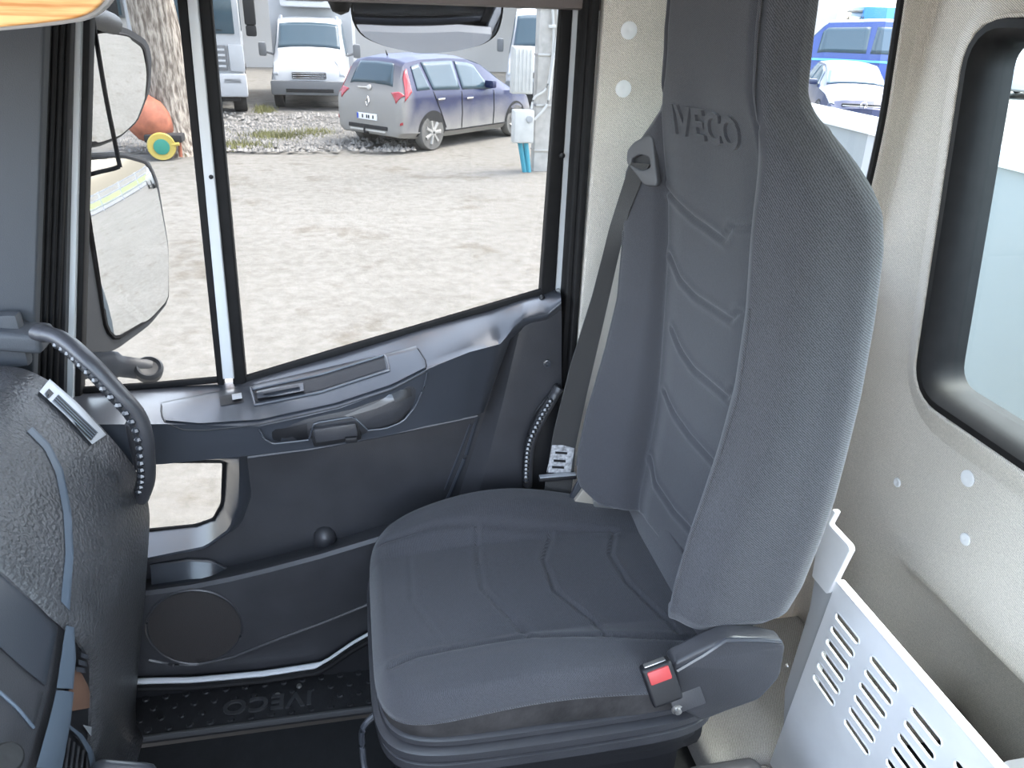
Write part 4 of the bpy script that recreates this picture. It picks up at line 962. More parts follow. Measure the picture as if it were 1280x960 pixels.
class Car:
    """loft body in local space: x forward, y left, z up; stations (x, zb, wm, zbelt, wbelt, ztop, wtop)"""
    def __init__(s, rt, stations, body, crown=.05):
        s.rt = rt; s.S = stations; s.body = body; s.crown = crown
    def sec(s, x):
        zb, wm, zl, wl, zt, wt = interp(s.S, x)
        return np.array([(0, zb), (wm*.86, zb), (wm*.975, zb+.10*(zl-zb)+.03), (wm, zb+.55*(zl-zb)), (wl, zl), (wt, zt-s.crown), (wt*.6, zt-.012), (0, zt)])
    def pt(s, x, k, side=1, off=0.0):
        q = s.sec(x); k = max(0, min(6.999, k)); i = int(k); t = k-i; p = q[i]*(1-t)+q[i+1]*t; d = q[i+1]-q[i]; n = np.array((d[1], -d[0])); n = n/(np.linalg.norm(n)+1e-9)
        p = p+n*off; return np.array((x, side*p[0], p[1]))
    def put(s, name, V, Fc, m, parent=None, sharp=38):
        V = np.array(V)+ORG[s.rt.name]; return mk(name, V, Fc, m, parent or s.rt, sharp)
    def hull(s, name='body'):
        xs = sorted(set(list(np.linspace(s.S[0][0], s.S[-1][0], 60))+[q[0] for q in s.S])); secs = []
        ks = list(np.linspace(0, 7, 29))
        for x in xs: secs.append([s.pt(x, k) for k in ks]+[s.pt(x, k, -1) for k in ks[-2:0:-1]])
        return s.put(name, *loft(secs), s.body, sharp=32)
    def patch(s, name, quad, m, side=1, off=.008, n=10, mm=6, parent=None, mirror=False):
        """quad = four (x,k) corners; mirror: k runs from one side over the top to the other"""
        (a, b, c, d) = [np.array(q, float) for q in quad]; V = []; Fc = []
        for i in range(n+1):
            for j in range(mm+1):
                u, v = i/n, j/mm; q = (a*(1-u)+b*u)*(1-v)+(d*(1-u)+c*u)*v; x, k = q
                if mirror and k > 7: V.append(s.pt(x, 14-k, -side, off))
                else: V.append(s.pt(x, k, side, off))
        for i in range(n):
            for j in range(mm): Fc.append((i*(mm+1)+j, (i+1)*(mm+1)+j, (i+1)*(mm+1)+j+1, i*(mm+1)+j+1))
        o = s.put(name, V, Fc, m, parent, sharp=50)
        md = o.modifiers.new('thickness', 'SOLIDIFY'); md.thickness = .012; md.offset = 0; return o
    def wheel(s, x, y, r, wd, spokes=5, m=None, tyre=None):
        sg = 1 if y > 0 else -1; c = np.array((x, y, r))
        t = s.put('tyre', *lathe_g([(r*.66, -wd/2), (r*.94, -wd/2), (r, -wd*.36), (r, wd*.36), (r*.94, wd/2), (r*.66, wd/2), (r*.64, wd*.3), (r*.64, -wd*.3)], c, (0, 1, 0), 28), tyre or TYRE)
        s.put('rim', *lathe_g([(r*.66, -.01), (r*.67, .02), (r*.60, .022), (r*.58, -.04), (r*.1, -.04), (.001, -.04)], c+np.array((0, sg*wd*.38, 0)), (0, sg, 0), 24), DARKP if spokes else (m or ALLOY), t)
        for k in range(spokes):
            a = 2*math.pi*k/spokes; ca, sa = math.cos(a), math.sin(a)
            P = [c+np.array((ca*r*q, sg*(wd*.38+h_), sa*r*q)) for q, h_ in ((.08, .02), (.35, .018), (.64, .012))]
            s.put('spoke', *tubeg(P, [r*.12, r*.10, r*.13], 6, up=(0, 1, 0)), m or ALLOY, t)
        if spokes:
            s.put('rim_ring', *tubeg([c+np.array((math.cos(a)*r*.63, sg*wd*.42, math.sin(a)*r*.63)) for a in np.linspace(0, 2*math.pi, 25)[:-1]], r*.045, 6, closed=True, up=(0, 1, 0)), m or ALLOY, t)
            s.put('hub_cap', *lathe_g([(r*.13, 0), (r*.12, .02), (.001, .025)], c+np.array((0, sg*(wd*.38), 0)), (0, sg, 0), 14), m or ALLOY, t)
        return t
    def arch(s, x, r, side):
        V = []; Fc = []; n = 22
        for i in range(n+1):
            a = math.pi*(-.06+1.12*i/n)
            for rr in (.2, r):
                xx = x+math.cos(a)*rr; zz = r*.88+math.sin(a)*rr; q = s.sec(xx); zc = np.clip(zz, q[1][1]+.002, q[4][1]); kk = np.interp(zc, [q[1][1], q[2][1], q[3][1], q[4][1]], [1, 2, 3, 4]); p = s.pt(xx, kk, side, .006); V.append((p[0], p[1], zz if zz > q[1][1] else q[1][1]))
        for i in range(n): Fc.append((2*i, 2*i+1, 2*i+3, 2*i+2))
        o = s.put('wheel_arch', V, Fc, DARKP, sharp=None); return o
    def boxp(s, name, c, sz, m, bev=.01, parent=None, rot=None): return s.put(name, *boxg(c, sz, bev, 2, rot), m, parent)
def place(o, p, ang, sc=1.0): o.location = p; o.rotation_euler = (0, 0, ang); o.scale = (sc, sc, sc)

# ---- blue people carrier
BLUE = dusty('dusty_blue_paint', (.009, .015, .062), (.30, .285, .255), .55, 1.08, rear=True)
mv = root('minivan', (0, 0, 0), 'dusty dark blue five-door people carrier parked on the yard', 'car')
ms = [(-.80, .36, .66, .58, .66, .66, .62), (-.785, .30, .76, .70, .75, .84, .68), (-.75, .28, .82, .86, .81, .98, .70), (-.70, .27, .85, .94, .835, 1.10, .70), (-.60, .26, .87, 1.0, .85, 1.34, .66), (-.50, .25, .88, 1.02, .86, 1.53, .62), (-.40, .24, .89, 1.02, .875, 1.60, .60),
      (0, .22, .905, 1.02, .89, 1.645, .61), (.7, .20, .905, .99, .895, 1.655, .63), (1.3, .20, .905, .97, .89, 1.62, .63), (1.75, .20, .905, .96, .885, 1.51, .63), (2.35, .20, .905, .95, .87, 1.20, .68), (2.75, .22, .90, .93, .83, 1.03, .70), (3.1, .25, .87, .86, .79, .94, .66), (3.4, .28, .78, .74, .70, .80, .58), (3.54, .34, .60, .56, .55, .62, .48)]
cr = Car(mv, ms, BLUE, .06); hull = cr.hull()
for sd_ in (1, -1):
    cr.patch('side_window', [(-.36, 4.12), (-.02, 4.12), (-.10, 4.90), (-.30, 4.86)], CARGLASS, sd_)
    cr.patch('side_window', [(.06, 4.10), (.84, 4.10), (.84, 4.92), (-.02, 4.92)], CARGLASS, sd_)
    cr.patch('side_window', [(.92, 4.10), (1.86, 4.10), (1.50, 4.88), (.92, 4.92)], CARGLASS, sd_)
    cr.patch('door_gap', [(.87, 2.0), (.885, 2.0), (.885, 4.05), (.87, 4.05)], DARKP, sd_, off=.004, n=2, mm=14)
    cr.patch('door_gap', [(1.90, 2.0), (1.915, 2.0), (1.93, 4.05), (1.915, 4.05)], DARKP, sd_, off=.004, n=2, mm=14)
    cr.patch('door_gap', [(.40, 2.2), (.415, 2.2), (.06, 4.05), (.045, 4.05)], DARKP, sd_, off=.004, n=2, mm=14)
    cr.patch('sill_line', [(.35, 2.0), (2.35, 2.0), (2.35, 2.08), (.35, 2.08)], DARKP, sd_, off=.004, n=16, mm=1)
    for x in (.12, .98):
        p = cr.pt(x+.12, 3.72, sd_, .02); cr.boxp('door_handle', p, (.20, .03, .035), CHROME)
    p = cr.pt(1.72, 4.1, sd_, .10); mr_ = cr.boxp('door_mirror', p+np.array((0, 0, .05)), (.14, .22, .15), BLUE, .04)
    cr.patch('tail_lamp', [(-.70, 3.9), (-.50, 4.1), (-.43, 4.85), (-.56, 4.85)], LAMPR, sd_, off=.012)
    cr.patch('tail_lamp', [(-.765, 5.0), (-.70, 4.4), (-.66, 4.2), (-.715, 5.6)], LAMPR, sd_, off=.014)
    cr.arch(0, .385, sd_); cr.arch(2.70, .385, sd_)
    cr.wheel(0, sd_*.80, .33, .20, 7, tyre=DTY); cr.wheel(2.70, sd_*.80, .33, .20, 7, tyre=DTY)
    cr.patch('rear_reflector', [(-.775, 3.0), (-.74, 2.8), (-.74, 2.6), (-.775, 2.75)], LAMPR, sd_, off=.012)
    cr.patch('head_lamp', [(3.05, 4.05), (3.38, 4.05), (3.30, 4.9), (3.0, 4.6)], LAMPW, sd_, off=.010)
rw_ = cr.patch('rear_window', [(-.672, 5.55), (-.672, 8.45), (-.50, 8.2), (-.50, 5.8)], CARGLASS, 1, off=.010, n=14, mm=6, mirror=True)
cr.patch('windscreen', [(1.62, 5.1), (2.28, 5.0), (2.28, 9.0), (1.62, 8.9)], CARGLASS, 1, off=.008, n=8, mm=12, mirror=True)
cr.boxp('number_plate', (-.812, 0, .60), (.02, .50, .11), mat('plate_white', (.78, .79, .80), .4), .006)
cr.boxp('plate_band', (-.826, .235, .60), (.006, .04, .10), mat('plate_blue', (.03, .08, .42), .4), .002)
for k, c_ in enumerate((.11, .0, -.05, -.16)): cr.boxp('plate_character', (-.824, c_, .60), (.006, .032, .06), DARKP, .002)
cr.boxp('boot_trim', (-.775, 0, .745), (.03, .90, .04), mat('dusty_chrome', (.60, .56, .50), .4, metal=.3), .01)
cr.boxp('bumper_slot', (-.80, 0, .42), (.03, 1.0, .07), DARKP, .01); cr.boxp('rear_diffuser', (-.815, 0, .355), (.03, .9, .03), mat('dust_grey', (.5, .48, .44), .7), .01)
V, Fc = tubeg([(-.80, 0, .62+.16), (-.792, .045, .86), (-.765, 0, .945), (-.792, -.045, .86)], .012, 6, closed=True, up=(1, 0, 0)); cr.put('rear_badge', V, Fc, CHROME)
cr.put('wiper_arm', *tubeg([(-.735, .0, 1.10), (-.735, .28, 1.09)], .014, 6), mat('dust_grey', (.5, .48, .44), .7)); cr.put('wiper_hub', *lathe_g([(.05, 0), (.04, .03), (.001, .035)], (-.72, 0, 1.10), (-1, 0, .3), 12), mat('dust_grey', (.5, .48, .44), .7))
cr.put('tow_hook', *tubeg([(-.78, .02, .30), (-.88, .02, .32), (-.88, .02, .40)], .02, 8), DARKP)
cr.put('aerial', *tubeg([(-.22, 0, 1.63), (-.26, 0, 1.72)], [.016, .006], 8), DARKP)
A = gpt(535, 187); B = gpt(645, 168); ang = math.atan2(B[1]-A[1], B[0]-A[0])
fw = np.array((math.cos(ang), math.sin(ang))); rg = np.array((math.sin(ang), -math.cos(ang)))
o2 = A[:2]-rg*.80; place(mv, (o2[0], o2[1], GZ), ang, 1.04)

# ---- white van with a refrigerated box body
WHT = mat('van_white', (.40, .41, .42), .4, coat=.2, var=.04, vscale=2)
vn = root('box_van', (0, 0, 0), 'white van with refrigerated box body facing the yard', 'van')
vs = [(-1.0, .45, .95, 1.25, .95, 2.1, .80), (0, .45, .98, 1.25, .96, 2.22, .82), (.55, .45, .99, 1.25, .96, 2.16, .80), (1.05, .42, .99, 1.24, .93, 1.52, .80), (1.45, .40, .98, 1.12, .90, 1.28, .74), (1.72, .40, .95, .90, .88, 1.02, .72), (1.80, .42, .90, .72, .82, .80, .70)]
cv = Car(vn, vs, WHT, .05); cv.hull()
cv.patch('windscreen', [(.62, 5.15), (1.06, 5.0), (1.06, 9.0), (.62, 8.85)], CARGLASS, 1, off=.010, n=8, mm=14, mirror=True)
for sd_ in (1, -1):
    cv.patch('side_window', [(-.5, 4.1), (.85, 4.1), (.5, 4.9), (-.5, 4.9)], CARGLASS, sd_)
    cv.patch('head_lamp', [(1.46, 4.0), (1.74, 3.8), (1.76, 4.6), (1.50, 5.3)], LAMPW, sd_, off=.012)
    cv.boxp('door_mirror', (.80, sd_*1.22, 1.42), (.12, .20, .34), GREYP, .05); cv.put('mirror_arm', *tubeg([(.80, sd_*.95, 1.30), (.80, sd_*1.15, 1.36)], .03, 8), GREYP)
    cv.wheel(1.05, sd_*.86, .36, .22, 0, GREYP); cv.wheel(-2.4, sd_*.86, .36, .24, 0, GREYP)
    cv.boxp('fog_lamp', (1.83, sd_*.72, .52), (.03, .14, .08), LAMPW, .02)
cv.boxp('front_bumper', (1.76, 0, .56), (.20, 1.96, .36), GREYP, .06); cv.boxp('bumper_slot', (1.87, 0, .50), (.02, 1.2, .09), DARKP, .01)
gr = cv.boxp('grille', (1.80, 0, .86), (.06, .86, .16), DARKP, .03)
for k in range(3): cv.boxp('grille_bar', (1.835, 0, .81+.05*k), (.02, .82, .014), CHROME, .004, gr)
cv.boxp('box_body', (-2.1, 0, 1.95), (3.6, 2.2, 2.3), WHT, .04)
fr_ = cv.boxp('refrigeration_unit', (-.10, 0, 2.75), (.5, 1.5, .62), mat('unit_grey', (.62, .63, .64), .5), .08)
for k in range(5): cv.boxp('unit_louvre', (.16, -.1, 2.60+.05*k), (.02, 1.0, .018), GREYP, .004, fr_)
for sd_ in (1, -1): cv.boxp('driver_headrest', (.45, sd_*.42, 1.62), (.10, .28, .28), DARKP, .06)
for sd_ in (1, -1): cv.put('roof_beacon', *lathe_g([(.05, 0), (.045, .07), (.001, .09)], (.45, sd_*.72, 2.16), (0, 0, 1), 12), LAMPW)
cv.boxp('chassis', (-1.8, 0, .62), (3.4, .9, .2), DARKP, .02)
p = gpt(392, 138); place(vn, (p[0]+.02, p[1]+1.7, GZ), math.radians(-92), 1.0)

# ---- white tipper truck at the left, and its neighbour van at the right
def lorry(name, label, px, py, angd, mats=WHT, sc=1.0):
    rt = root(name, (0, 0, 0), label, 'truck'); c = Car(rt, [(0, .5, 1, 1, 1, 2, .8), (1, .5, 1, 1, 1, 2, .8)], mats)
    c.boxp('cab', (-.9, 0, 2.05), (1.8, 2.45, 2.3), mats, .14); c.boxp('bumper', (-.02, 0, .72), (.34, 2.48, .52), mat('lorry_bumper', (.40, .41, .42), .6), .06); c.boxp('under_guard', (-.1, 0, .42), (.2, 2.1, .14), DARKP, .03)
    g = c.boxp('grille', (.03, 0, 1.32), (.06, 1.7, .55), GREYP, .03)
    for k in range(4): c.boxp('grille_bar', (.065, 0, 1.14+.12*k), (.02, 1.62, .05), mats, .01, g)
    c.boxp('windscreen', (.015, 0, 2.30), (.05, 2.16, .92), CARGLASS, .02); c.boxp('wiper', (.05, .3, 1.92), (.02, 1.0, .02), DARKP, .004); c.boxp('sun_shield', (.10, 0, 2.98), (.22, 2.2, .10), GREYP, .03)
    for sd_ in (1, -1):
        c.boxp('head_lamp', (.10, sd_*.92, .82), (.10, .46, .18), LAMPW, .04); c.boxp('corner_panel', (.0, sd_*1.06, 1.32), (.14, .34, .60), mats, .05); c.boxp('step', (-.7, sd_*1.16, .55), (.7, .14, .30), GREYP, .03)
        c.boxp('door_mirror', (.02, sd_*1.46, 2.35), (.14, .26, .62), DARKP, .05); c.boxp('door_mirror', (.02, sd_*1.46, 1.92), (.14, .24, .24), DARKP, .05); c.put('mirror_arm', *tubeg([(-.05, sd_*1.2, 2.75), (.02, sd_*1.46, 2.72), (.02, sd_*1.46, 1.80)], .025, 6), DARKP)
        c.boxp('side_window', (-.75, sd_*1.225, 2.30), (.95, .03, .80), CARGLASS, .01)
        for x in (-1.1, -4.4, -5.7): c.wheel(x, sd_*1.02, .50, .32, 0, GREYP)
        c.boxp('mudguard', (-1.1, sd_*1.1, 1.06), (1.2, .30, .08), DARKP, .02)
    c.boxp('chassis', (-3.6, 0, .95), (5.4, .9, .3), DARKP, .02)
    bd = c.boxp('tipper_body', (-4.5, 0, 2.05), (4.6, 2.4, 1.5), mat('tipper_steel', (.55, .58, .62), .5, var=.15, vscale=2), .03)
    for k in range(6): c.boxp('body_rib', (-6.5+.8*k, -1.22, 2.05), (.10, .06, 1.4), mat('tipper_steel', (.5, .5, .5)), .01, bd)
    p = gpt(px, py); place(rt, (p[0], p[1], GZ), math.radians(angd), sc); return rt
lorry('tipper_truck', 'white tipper truck parked behind the tree trunk', 246, 146, -84)
v2 = root('panel_van', (0, 0, 0), 'white panel van behind the blue car and the concrete pole', 'van')
c2 = Car(v2, [(-3.6, .4, .96, 1.25, .96, 2.45, .80), (0, .45, .98, 1.30, .97, 2.50, .82), (.6, .45, .99, 1.30, .97, 2.40, .80), (1.15, .42, .99, 1.30, .94, 1.58, .82), (1.55, .40, .98, 1.15, .90, 1.28, .74), (1.80, .40, .95, .90, .88, 1.02, .72), (1.88, .42, .90, .72, .82, .80, .70)], WHT, .05); c2.hull()
c2.patch('windscreen', [(.66, 5.15), (1.16, 5.0), (1.16, 9.0), (.66, 8.85)], CARGLASS, 1, off=.010, n=8, mm=14, mirror=True)
for sd_ in (1, -1):
    c2.patch('head_lamp', [(1.56, 4.0), (1.82, 3.8), (1.84, 4.6), (1.60, 5.3)], LAMPW, sd_, off=.012); c2.boxp('door_mirror', (.85, sd_*1.20, 1.55), (.12, .18, .34), GREYP, .05); c2.wheel(1.1, sd_*.86, .35, .22, 0, GREYP); c2.wheel(-2.6, sd_*.86, .35, .22, 0, GREYP)
    c2.patch('side_window', [(-.3, 4.1), (.95, 4.1), (.6, 4.9), (-.3, 4.9)], CARGLASS, sd_)
c2.boxp('front_bumper', (1.82, 0, .56), (.20, 1.94, .34), GREYP, .06); c2.boxp('grille', (1.87, 0, .88), (.06, .9, .14), DARKP, .03)
place(v2, (5.85, 24.5, GZ), math.radians(-105), 1.05)

# ================================================================== TREE, MIXER, POLE
def bark():
    m = bpy.data.materials.new('bark'); m.use_nodes = True; nt = m.node_tree; b = nt.nodes['Principled BSDF']; b.inputs['Roughness'].default_value = .95
    tc = nt.nodes.new('ShaderNodeTexCoord'); mp = nt.nodes.new('ShaderNodeMapping'); mp.inputs['Scale'].default_value = (9, 9, 2.2); nt.links.new(tc.outputs['Object'], mp.inputs[0])
    n = nt.nodes.new('ShaderNodeTexNoise'); n.inputs['Scale'].default_value = 2.2; n.inputs['Detail'].default_value = 8; nt.links.new(mp.outputs[0], n.inputs['Vector'])
    r = nt.nodes.new('ShaderNodeValToRGB'); r.color_ramp.elements[0].position = .38; r.color_ramp.elements[0].color = (.13, .105, .083, 1); r.color_ramp.elements[1].position = .62; r.color_ramp.elements[1].color = (.38, .335, .28, 1)
    nt.links.new(n.outputs[0], r.inputs[0]); nt.links.new(r.outputs[0], b.inputs['Base Color']); bp = nt.nodes.new('ShaderNodeBump'); bp.inputs['Distance'].default_value = .06; nt.links.new(n.outputs[0], bp.inputs['Height']); nt.links.new(bp.outputs[0], b.inputs['Normal']); return m
tb_ = gpt(226, 190); tree = root('tree', (tb_[0], tb_[1], GZ), 'thick grey-brown tree trunk at the edge of the gravel', 'tree')
secs = []
for k in range(40):
    z = GZ+k*.16; t = k/39; r_ = .36+.22*math.exp(-k/2.5)+.06*math.exp(-((k-26)/4)**2); cx = tb_[0]-.30*t*1.0; secs.append([(cx+(r_*(1+.08*math.sin(3*a+k*.2)+.05*math.sin(7*a-k*.35)))*math.cos(a), tb_[1]+r_*(1+.08*math.sin(3*a+k*.2))*math.sin(a), z) for a in np.linspace(0, 2*math.pi, 29)[:-1]])
BK = bark(); mk('trunk', *loft(secs), BK, tree, sharp=80)
for dx, dy, dz in ((-1.3, .4, 2.0), (1.1, .6, 2.3), (.2, -.8, 2.6)):
    q = np.array((tb_[0]-.30, tb_[1], GZ+6.0)); mk('branch', *tubeg(catmull([q, q+np.array((dx*.4, dy*.4, dz*.3)), q+np.array((dx, dy, dz))], 6), [.2-.01*k for k in range(13)], 8), BK, tree)
V = []; Fc = []
for _ in range(5000):
    a = np.array((random.gauss(0, 1.6), random.gauss(0, 1.6), random.gauss(0, .8))); p = np.array((tb_[0]-.3, tb_[1]+.3, GZ+8.3))+a; k = len(V); s_ = .08; d = np.array([random.gauss(0, 1) for _ in range(3)])*s_; e = np.array([random.gauss(0, 1) for _ in range(3)])*s_
    V += [p-d, p+e, p+d]; Fc.append((k, k+1, k+2))
tag(mk('foliage', V, Fc, mat('autumn_leaves', (.45, .25, .07), .8, var=.5, vscale=.8), tree, sharp=None, fix=False), kind='stuff')
# cement mixer
mb = gpt(200, 198); mix_ = root('cement_mixer', (mb[0], mb[1], GZ), 'rusty orange cement mixer with a yellow wheel beside the tree', 'cement mixer'); Y0 = mb[1]
ORG_ = mat('rusty_orange', (.30, .10, .055), .7, var=.4, vscale=5); cdr = hy(186, 150, Y0+.25)
mk('drum', *lathe_g([(.10, -.42), (.24, -.36), (.36, -.12), (.37, .10), (.30, .30), (.20, .44), (.17, .44), (.16, .38)], cdr, (-.55, -.15, .75), 22), ORG_, mix_, sharp=50)
mk('frame', *boxg(hy(206, 172, Y0), (.62, .34, .13), .03), DARKP, mix_); mk('leg', *tubeg([hy(224, 172, Y0), hy(226, 196, Y0)], .03, 8), ORG_, mix_); mk('leg', *tubeg([hy(212, 170, Y0+.4), hy(200, 170, Y0+.4), (mb[0], Y0+.4, GZ)], .03, 8), DARKP, mix_)
wc_ = hy(202, 183, Y0-.2); YEL = mat('yellow_wheel', (.46, .35, .075), .5); wh = mk('wheel', *lathe_g([(.13, -.05), (.22, -.06), (.235, 0), (.22, .06), (.13, .05)], wc_, (.2, -1, 0), 26), YEL, mix_)
mk('hub', *lathe_g([(.14, -.08), (.13, .075), (.05, .085), (.001, .085)], wc_, (.2, -1, 0), 18), mat('green_hub', (.03, .22, .16), .4), wh); mk('handle_bar', *tubeg([hy(215, 181, Y0-.2), hy(224, 180, Y0-.2)], .03, 8), YEL, mix_)
# utility pole
CONC = mat('pole_concrete', (.42, .405, .375), .9, bump=.6, bscale=30, var=.2, vscale=6)
pb = gpt(679, 214); pole = root('utility_pole', (pb[0], pb[1], GZ), 'pale concrete utility pole carrying electrical boxes', 'pole')
Y1 = pb[1]; x0 = hy(667, 214, Y1)[0]; x1 = hy(691, 214, Y1)[0]; wd_ = x1-x0
mk('shaft', *loft([[(x0, Y1, z), (x0+wd_*k, Y1, z), (x0+wd_*k, Y1+.28, z), (x0, Y1+.28, z)] for z, k in ((GZ, 1), (GZ+3, .95), (GZ+8, .8))]), CONC, pole)
for z in (.35, 1.1, 1.9, 2.6): mk('steel_band', *boxg((x0+wd_/2, Y1+.14, GZ+z), (wd_+.02, .30, .04), .004), STEEL, pole)
def ebox(name, a, b, label, m_, door_=True):
    P = hy(*a, Y1-.12); Q = hy(*b, Y1-.12); c = (P+Q)/2; s_ = (abs(Q[0]-P[0]), .20, abs(P[2]-Q[2])); o = root(name, (c[0], c[1], c[2]-s_[2]/2), label, 'electrical box')
    mk('case', *boxg(c, s_, .015), m_, o); mk('lid', *boxg(c+np.array((0, -.11, 0)), (s_[0]*.9, .03, s_[2]*.94), .01), m_, o); return o, c, s_
BXM = mat('box_plastic', (.50, .50, .475), .6, var=.08, vscale=8)
o1, c_, s_ = ebox('electrical_box', (640, 57), (664, 117), 'large ribbed pale electrical box, upper one on the concrete pole', BXM)
for k in range(5): mk('lid_rib', *boxg(c_+np.array((-s_[0]*.36+k*s_[0]*.18, -.13, 0)), (.02, .02, s_[2]*.86), .004), BXM, o1)
o2_, c_, s_ = ebox('electrical_box', (641, 137), (665, 178), 'small meter box with round dial, lower one on the concrete pole', BXM)
mk('dial', *lathe_g([(.06, 0), (.055, .03), (.001, .035)], c_+np.array((.09, -.12, .13)), (0, -1, 0), 16), mat('dial_glass', (.35, .36, .36), .3), o2_)
for k, (a, b) in enumerate((((650, 178), (656, 212)), ((657, 178), (661, 212)))):
    tag(tube('conduit', catmull([hy(*a, Y1-.10), hy((a[0]+b[0])/2, 196, Y1-.08), gpt(b[0], b[1]+3)], 5), .045, mat('cyan_pipe', (.06, .28, .36), .5), n=8), ('cyan plastic conduit nearer the pole below the meter box', 'cyan plastic conduit farther from the pole below the meter box')[1-k], 'pipe', 'cyan conduits')
for k, P in enumerate(([(690, 0), (692, 40), (690, 75), (683, 110), (668, 122), (664, 136)], [(697, 0), (698, 30), (694, 60), (688, 100), (684, 130), (668, 150)])):
    tag(tube('power_cable', catmull([hy(a, b, Y1-.06-.02*k) for a, b in P], 5), .022, mat('cable_grey', (.5, .5, .48), .6), n=6), ('grey cable curving down the pole to the gap between both boxes', 'grey cable looping down the pole to the meter box side')[k], 'cable')
mk('cable_clamp', *boxg(hy(690, 33, Y1-.08), (.12, .05, .05), .01), mat('cable_grey', (.62, .62, .60)), pole)

# ================================================================== BEHIND THE CAB
bdw = mat('body_panel', (.185, .20, .203), .45, var=.04, vscale=2, bump=.1, bscale=5)
tb0 = root('truck_body', (1.75, .7, GZ+.9), 'pale blue-white front wall of the truck load body behind the cab', 'truck body')
mk('front_wall', *boxg((1.73, .75, .35), (.06, 4.4, 1.72), .01), bdw, tb0)
mk('top_rail', *boxg((1.72, .75, 1.185), (.07, 4.4, .05), .01), mat('rail_grey', (.55, .57, .58), .5), tb0)
mk('side_wall', *boxg((4.2, -1.40, .30), (4.9, .06, 1.2), .01), bdw, tb0); mk('bed', *boxg((4.2, .75, -.48), (4.9, 4.3, .08), .01), bdw, tb0)
# dark blue hatchback seen through the corner window
NAVY = mat('navy_paint', (.012, .02, .06), .3, coat=.2)
hb = root('hatchback', (0, 0, 0), 'dark blue hatchback nose seen through the corner window behind the seat', 'car')
hs = [(-.85, .36, .7, .62, .70, .75, .6), (-.75, .28, .82, .86, .80, 1.0, .66), (-.35, .24, .87, .96, .84, 1.38, .58), (.2, .22, .88, .95, .86, 1.46, .60), (1.2, .20, .88, .92, .86, 1.44, .60), (1.6, .20, .88, .91, .85, 1.32, .60), (2.2, .22, .88, .90, .83, 1.01, .68), (2.8, .24, .86, .84, .79, .90, .68), (3.25, .26, .80, .72, .74, .78, .62), (3.42, .30, .70, .55, .66, .60, .56)]
ch = Car(hb, hs, NAVY, .05); ch.hull(); ch.patch('windscreen', [(1.55, 5.1), (2.14, 5.0), (2.14, 9.0), (1.55, 8.9)], CARGLASS, 1, off=.008, n=8, mm=12, mirror=True)
for sd_ in (1, -1):
    ch.patch('side_window', [(.05, 4.12), (.75, 4.12), (.75, 4.9), (-.1, 4.9)], CARGLASS, sd_); ch.patch('side_window', [(.82, 4.12), (1.85, 4.12), (1.45, 4.9), (.82, 4.9)], CARGLASS, sd_)
    ch.patch('head_lamp', [(2.95, 4.0), (3.30, 3.9), (3.33, 4.7), (3.05, 4.75)], LAMPW, sd_, off=.012); ch.wheel(0, sd_*.78, .32, .2, 6); ch.wheel(2.58, sd_*.78, .32, .2, 6); ch.arch(0, .37, sd_); ch.arch(2.58, .37, sd_)
    ch.boxp('door_mirror', ch.pt(1.7, 4.1, sd_, .12), (.14, .2, .13), NAVY, .04)
g = ch.boxp('grille', (3.34, 0, .64), (.08, .95, .10), DARKP, .03); ch.boxp('grille_bar', (3.385, 0, .64), (.015, .92, .014), CHROME, .004, g); ch.boxp('lower_grille', (3.42, 0, .38), (.04, 1.0, .12), DARKP, .03)
bd_ = ch.put('front_badge', *tubeg([(3.40, .075*math.cos(a), .655+.075*math.sin(a)) for a in np.linspace(0, 2*math.pi, 21)[:-1]], .010, 6, closed=True, up=(1, 0, 0)), CHROME)
ch.put('badge_letters', *tubeg([(3.405, -.05, .70), (3.405, -.025, .60), (3.405, 0, .655), (3.405, .025, .60), (3.405, .05, .70)], .008, 6, up=(1, 0, 0)), CHROME, bd_)
nose = hz(1080, 133, GZ+.70); ah = math.radians(-112); place(hb, (nose[0]-3.42*1.08*math.cos(ah), nose[1]-3.42*1.08*math.sin(ah), GZ), ah, 1.08)
pk = root('pickup_van', (0, 0, 0), 'bright blue van with long side windows beyond the dark hatchback', 'van')
BLU2 = mat('bright_blue', (.02, .05, .20), .35, coat=.2)
cq = Car(pk, [(-2.6, .4, .92, 1.15, .92, 2.0, .80), (0, .38, .95, 1.15, .95, 2.05, .82), (1.2, .38, .95, 1.15, .94, 1.98, .80), (1.9, .38, .95, 1.12, .90, 1.20, .76), (2.3, .4, .9, .9, .84, .98, .7)], BLU2, .06); cq.hull()
for sd_ in (1, -1):
    for a, b in ((-2.4, -1.2), (-1.1, .1), (.2, 1.35)): cq.patch('side_window', [(a, 4.12), (b, 4.12), (b-.05, 4.85), (a, 4.85)], CARGLASS, sd_)
    cq.wheel(1.5, sd_*.83, .34, .22, 5); cq.wheel(-1.8, sd_*.83, .34, .22, 5); cq.patch('belt_stripe', [(-2.5, 3.7), (1.8, 3.7), (1.8, 3.85), (-2.5, 3.85)], mat('cyan_stripe', (.10, .40, .66), .4), sd_)
cq.patch('windscreen', [(1.25, 5.1), (1.86, 5.0), (1.86, 9), (1.25, 8.9)], CARGLASS, 1, off=.008, mirror=True)
place(pk, (17.5, 25.5, GZ), math.radians(146), 1.3)
t3 = lorry('cab_truck', 'bright blue lorry standing farthest behind the blue van', 1060, 92, 160, mat('lorry_blue', (.04, .2, .45), .4), 1.0)
t3.location = (24, 37, GZ)
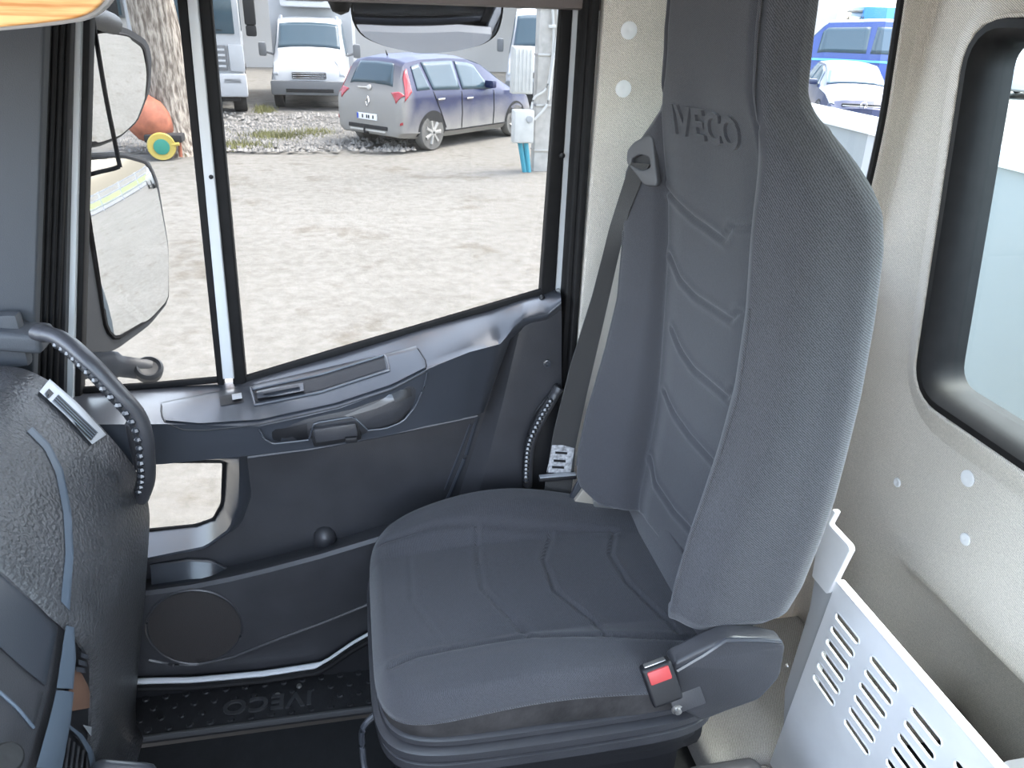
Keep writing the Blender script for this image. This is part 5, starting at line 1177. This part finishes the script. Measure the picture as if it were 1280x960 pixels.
# small far cars seen over the body through the rear window
for k, (px, py, a, col) in enumerate(((1268, 122, 30, (.4, .4, .4)),)):
    rt = root('parked_car', (0, 0, 0), ('small pale hatchback at the top of the rear window view', 'silver hatchback farther right beyond the rear window')[k], 'car'); cc = Car(rt, hs, mat('far_paint_%d' % k, col, .3, coat=.6), .05); cc.hull()
    for sd_ in (1, -1):
        cc.patch('side_window', [(.05, 4.12), (.75, 4.12), (.75, 4.9), (-.1, 4.9)], CARGLASS, sd_); cc.patch('side_window', [(.82, 4.12), (1.85, 4.12), (1.45, 4.9), (.82, 4.9)], CARGLASS, sd_); cc.wheel(0, sd_*.78, .32, .2, 0); cc.wheel(2.58, sd_*.78, .32, .2, 0)
    cc.patch('windscreen', [(1.55, 5.1), (2.14, 5.0), (2.14, 9.0), (1.55, 8.9)], CARGLASS, 1, off=.008, n=8, mm=12, mirror=True)
    p = gpt(px, py); place(rt, (p[0], p[1], GZ), math.radians(a))

# far edge of the yard: building, trees
bl = root('building', (-4, 38, GZ), 'long pale building behind the parked vehicles', 'building')
BW = mat('building_wall', (.42, .41, .39), .9, var=.06, vscale=.5)
mk('wall', *boxg((0, 40, GZ+2.6), (46, 6, 5.2), .0), BW, bl); mk('roof', *boxg((0, 40, GZ+5.4), (47, 7, .4), .05), mat('roof_grey', (.35, .33, .32), .8), bl)
for k in range(12): f_ = mk('window', *boxg((-20+3.6*k, 36.98, GZ+2.4), (1.2, .10, 1.3), .02), GREYP, bl); mk('pane', *boxg((-20+3.6*k, 36.92, GZ+2.4), (1.0, .04, 1.1), .0), CARGLASS, f_)
for k, (x, y, col) in enumerate(((-6.5, 33, (.50, .26, .05)), (-12, 34, (.34, .30, .06)), (9.5, 33.5, (.26, .30, .07)))):
    rt = root('background_tree', (x, y, GZ), ('orange autumn tree behind the white trucks', 'yellow-green tree at the far left of the yard', 'green tree behind the panel van')[k], 'tree', 'trees at the back of the yard')
    mk('trunk', *tubeg([(x, y, GZ), (x+.1, y, GZ+2), (x, y, GZ+4.2)], [.22, .18, .1], 8), BK, rt); V = []; Fc = []
    for _ in range(3500):
        d = np.array([random.gauss(0, 1) for _ in range(3)]); d = d/np.linalg.norm(d)*random.uniform(.5, 1)**.5*np.array((2.0, 2.0, 1.7)); p = np.array((x, y, GZ+4.4))+d; q = len(V); e = np.array([random.gauss(0, .13) for _ in range(3)]); f2 = np.array([random.gauss(0, .13) for _ in range(3)]); V += [p-e, p+f2, p+e]; Fc.append((q, q+1, q+2))
    tag(mk('foliage', V, Fc, mat('leaves_%d' % k, col, .8, var=.5, vscale=.7), rt, sharp=None, fix=False), kind='stuff')
# what the side mirrors look back at: verge, road and guard fence
mk_v = mat('verge_grass', (.15, .18, .05), .9, var=.4, vscale=1.2, bump=.8, bscale=5)
st(mk('grass_verge', *boxg((46, 8, GZ+.03), (14, 110, .08), .0), mk_v)); st(mk('road', *boxg((36.5, 8, GZ+.02), (5, 110, .05), .0), mat('asphalt', (.15, .15, .155), .9, var=.1, vscale=2)))
fn = root('guard_fence', (33.0, 10, GZ), 'white steel guard fence along the road at the back of the yard', 'fence'); FW = mat('fence_white', (.7, .7, .7), .5)
for z in (.45, .95, 1.4): mk('rail', *boxg((33.0, 10, GZ+z), (.06, 70, .09), .01), FW, fn)
for k in range(21): mk('post', *boxg((33.0, -25+3.5*k, GZ+.75), (.10, .10, 1.5), .01), FW, fn)
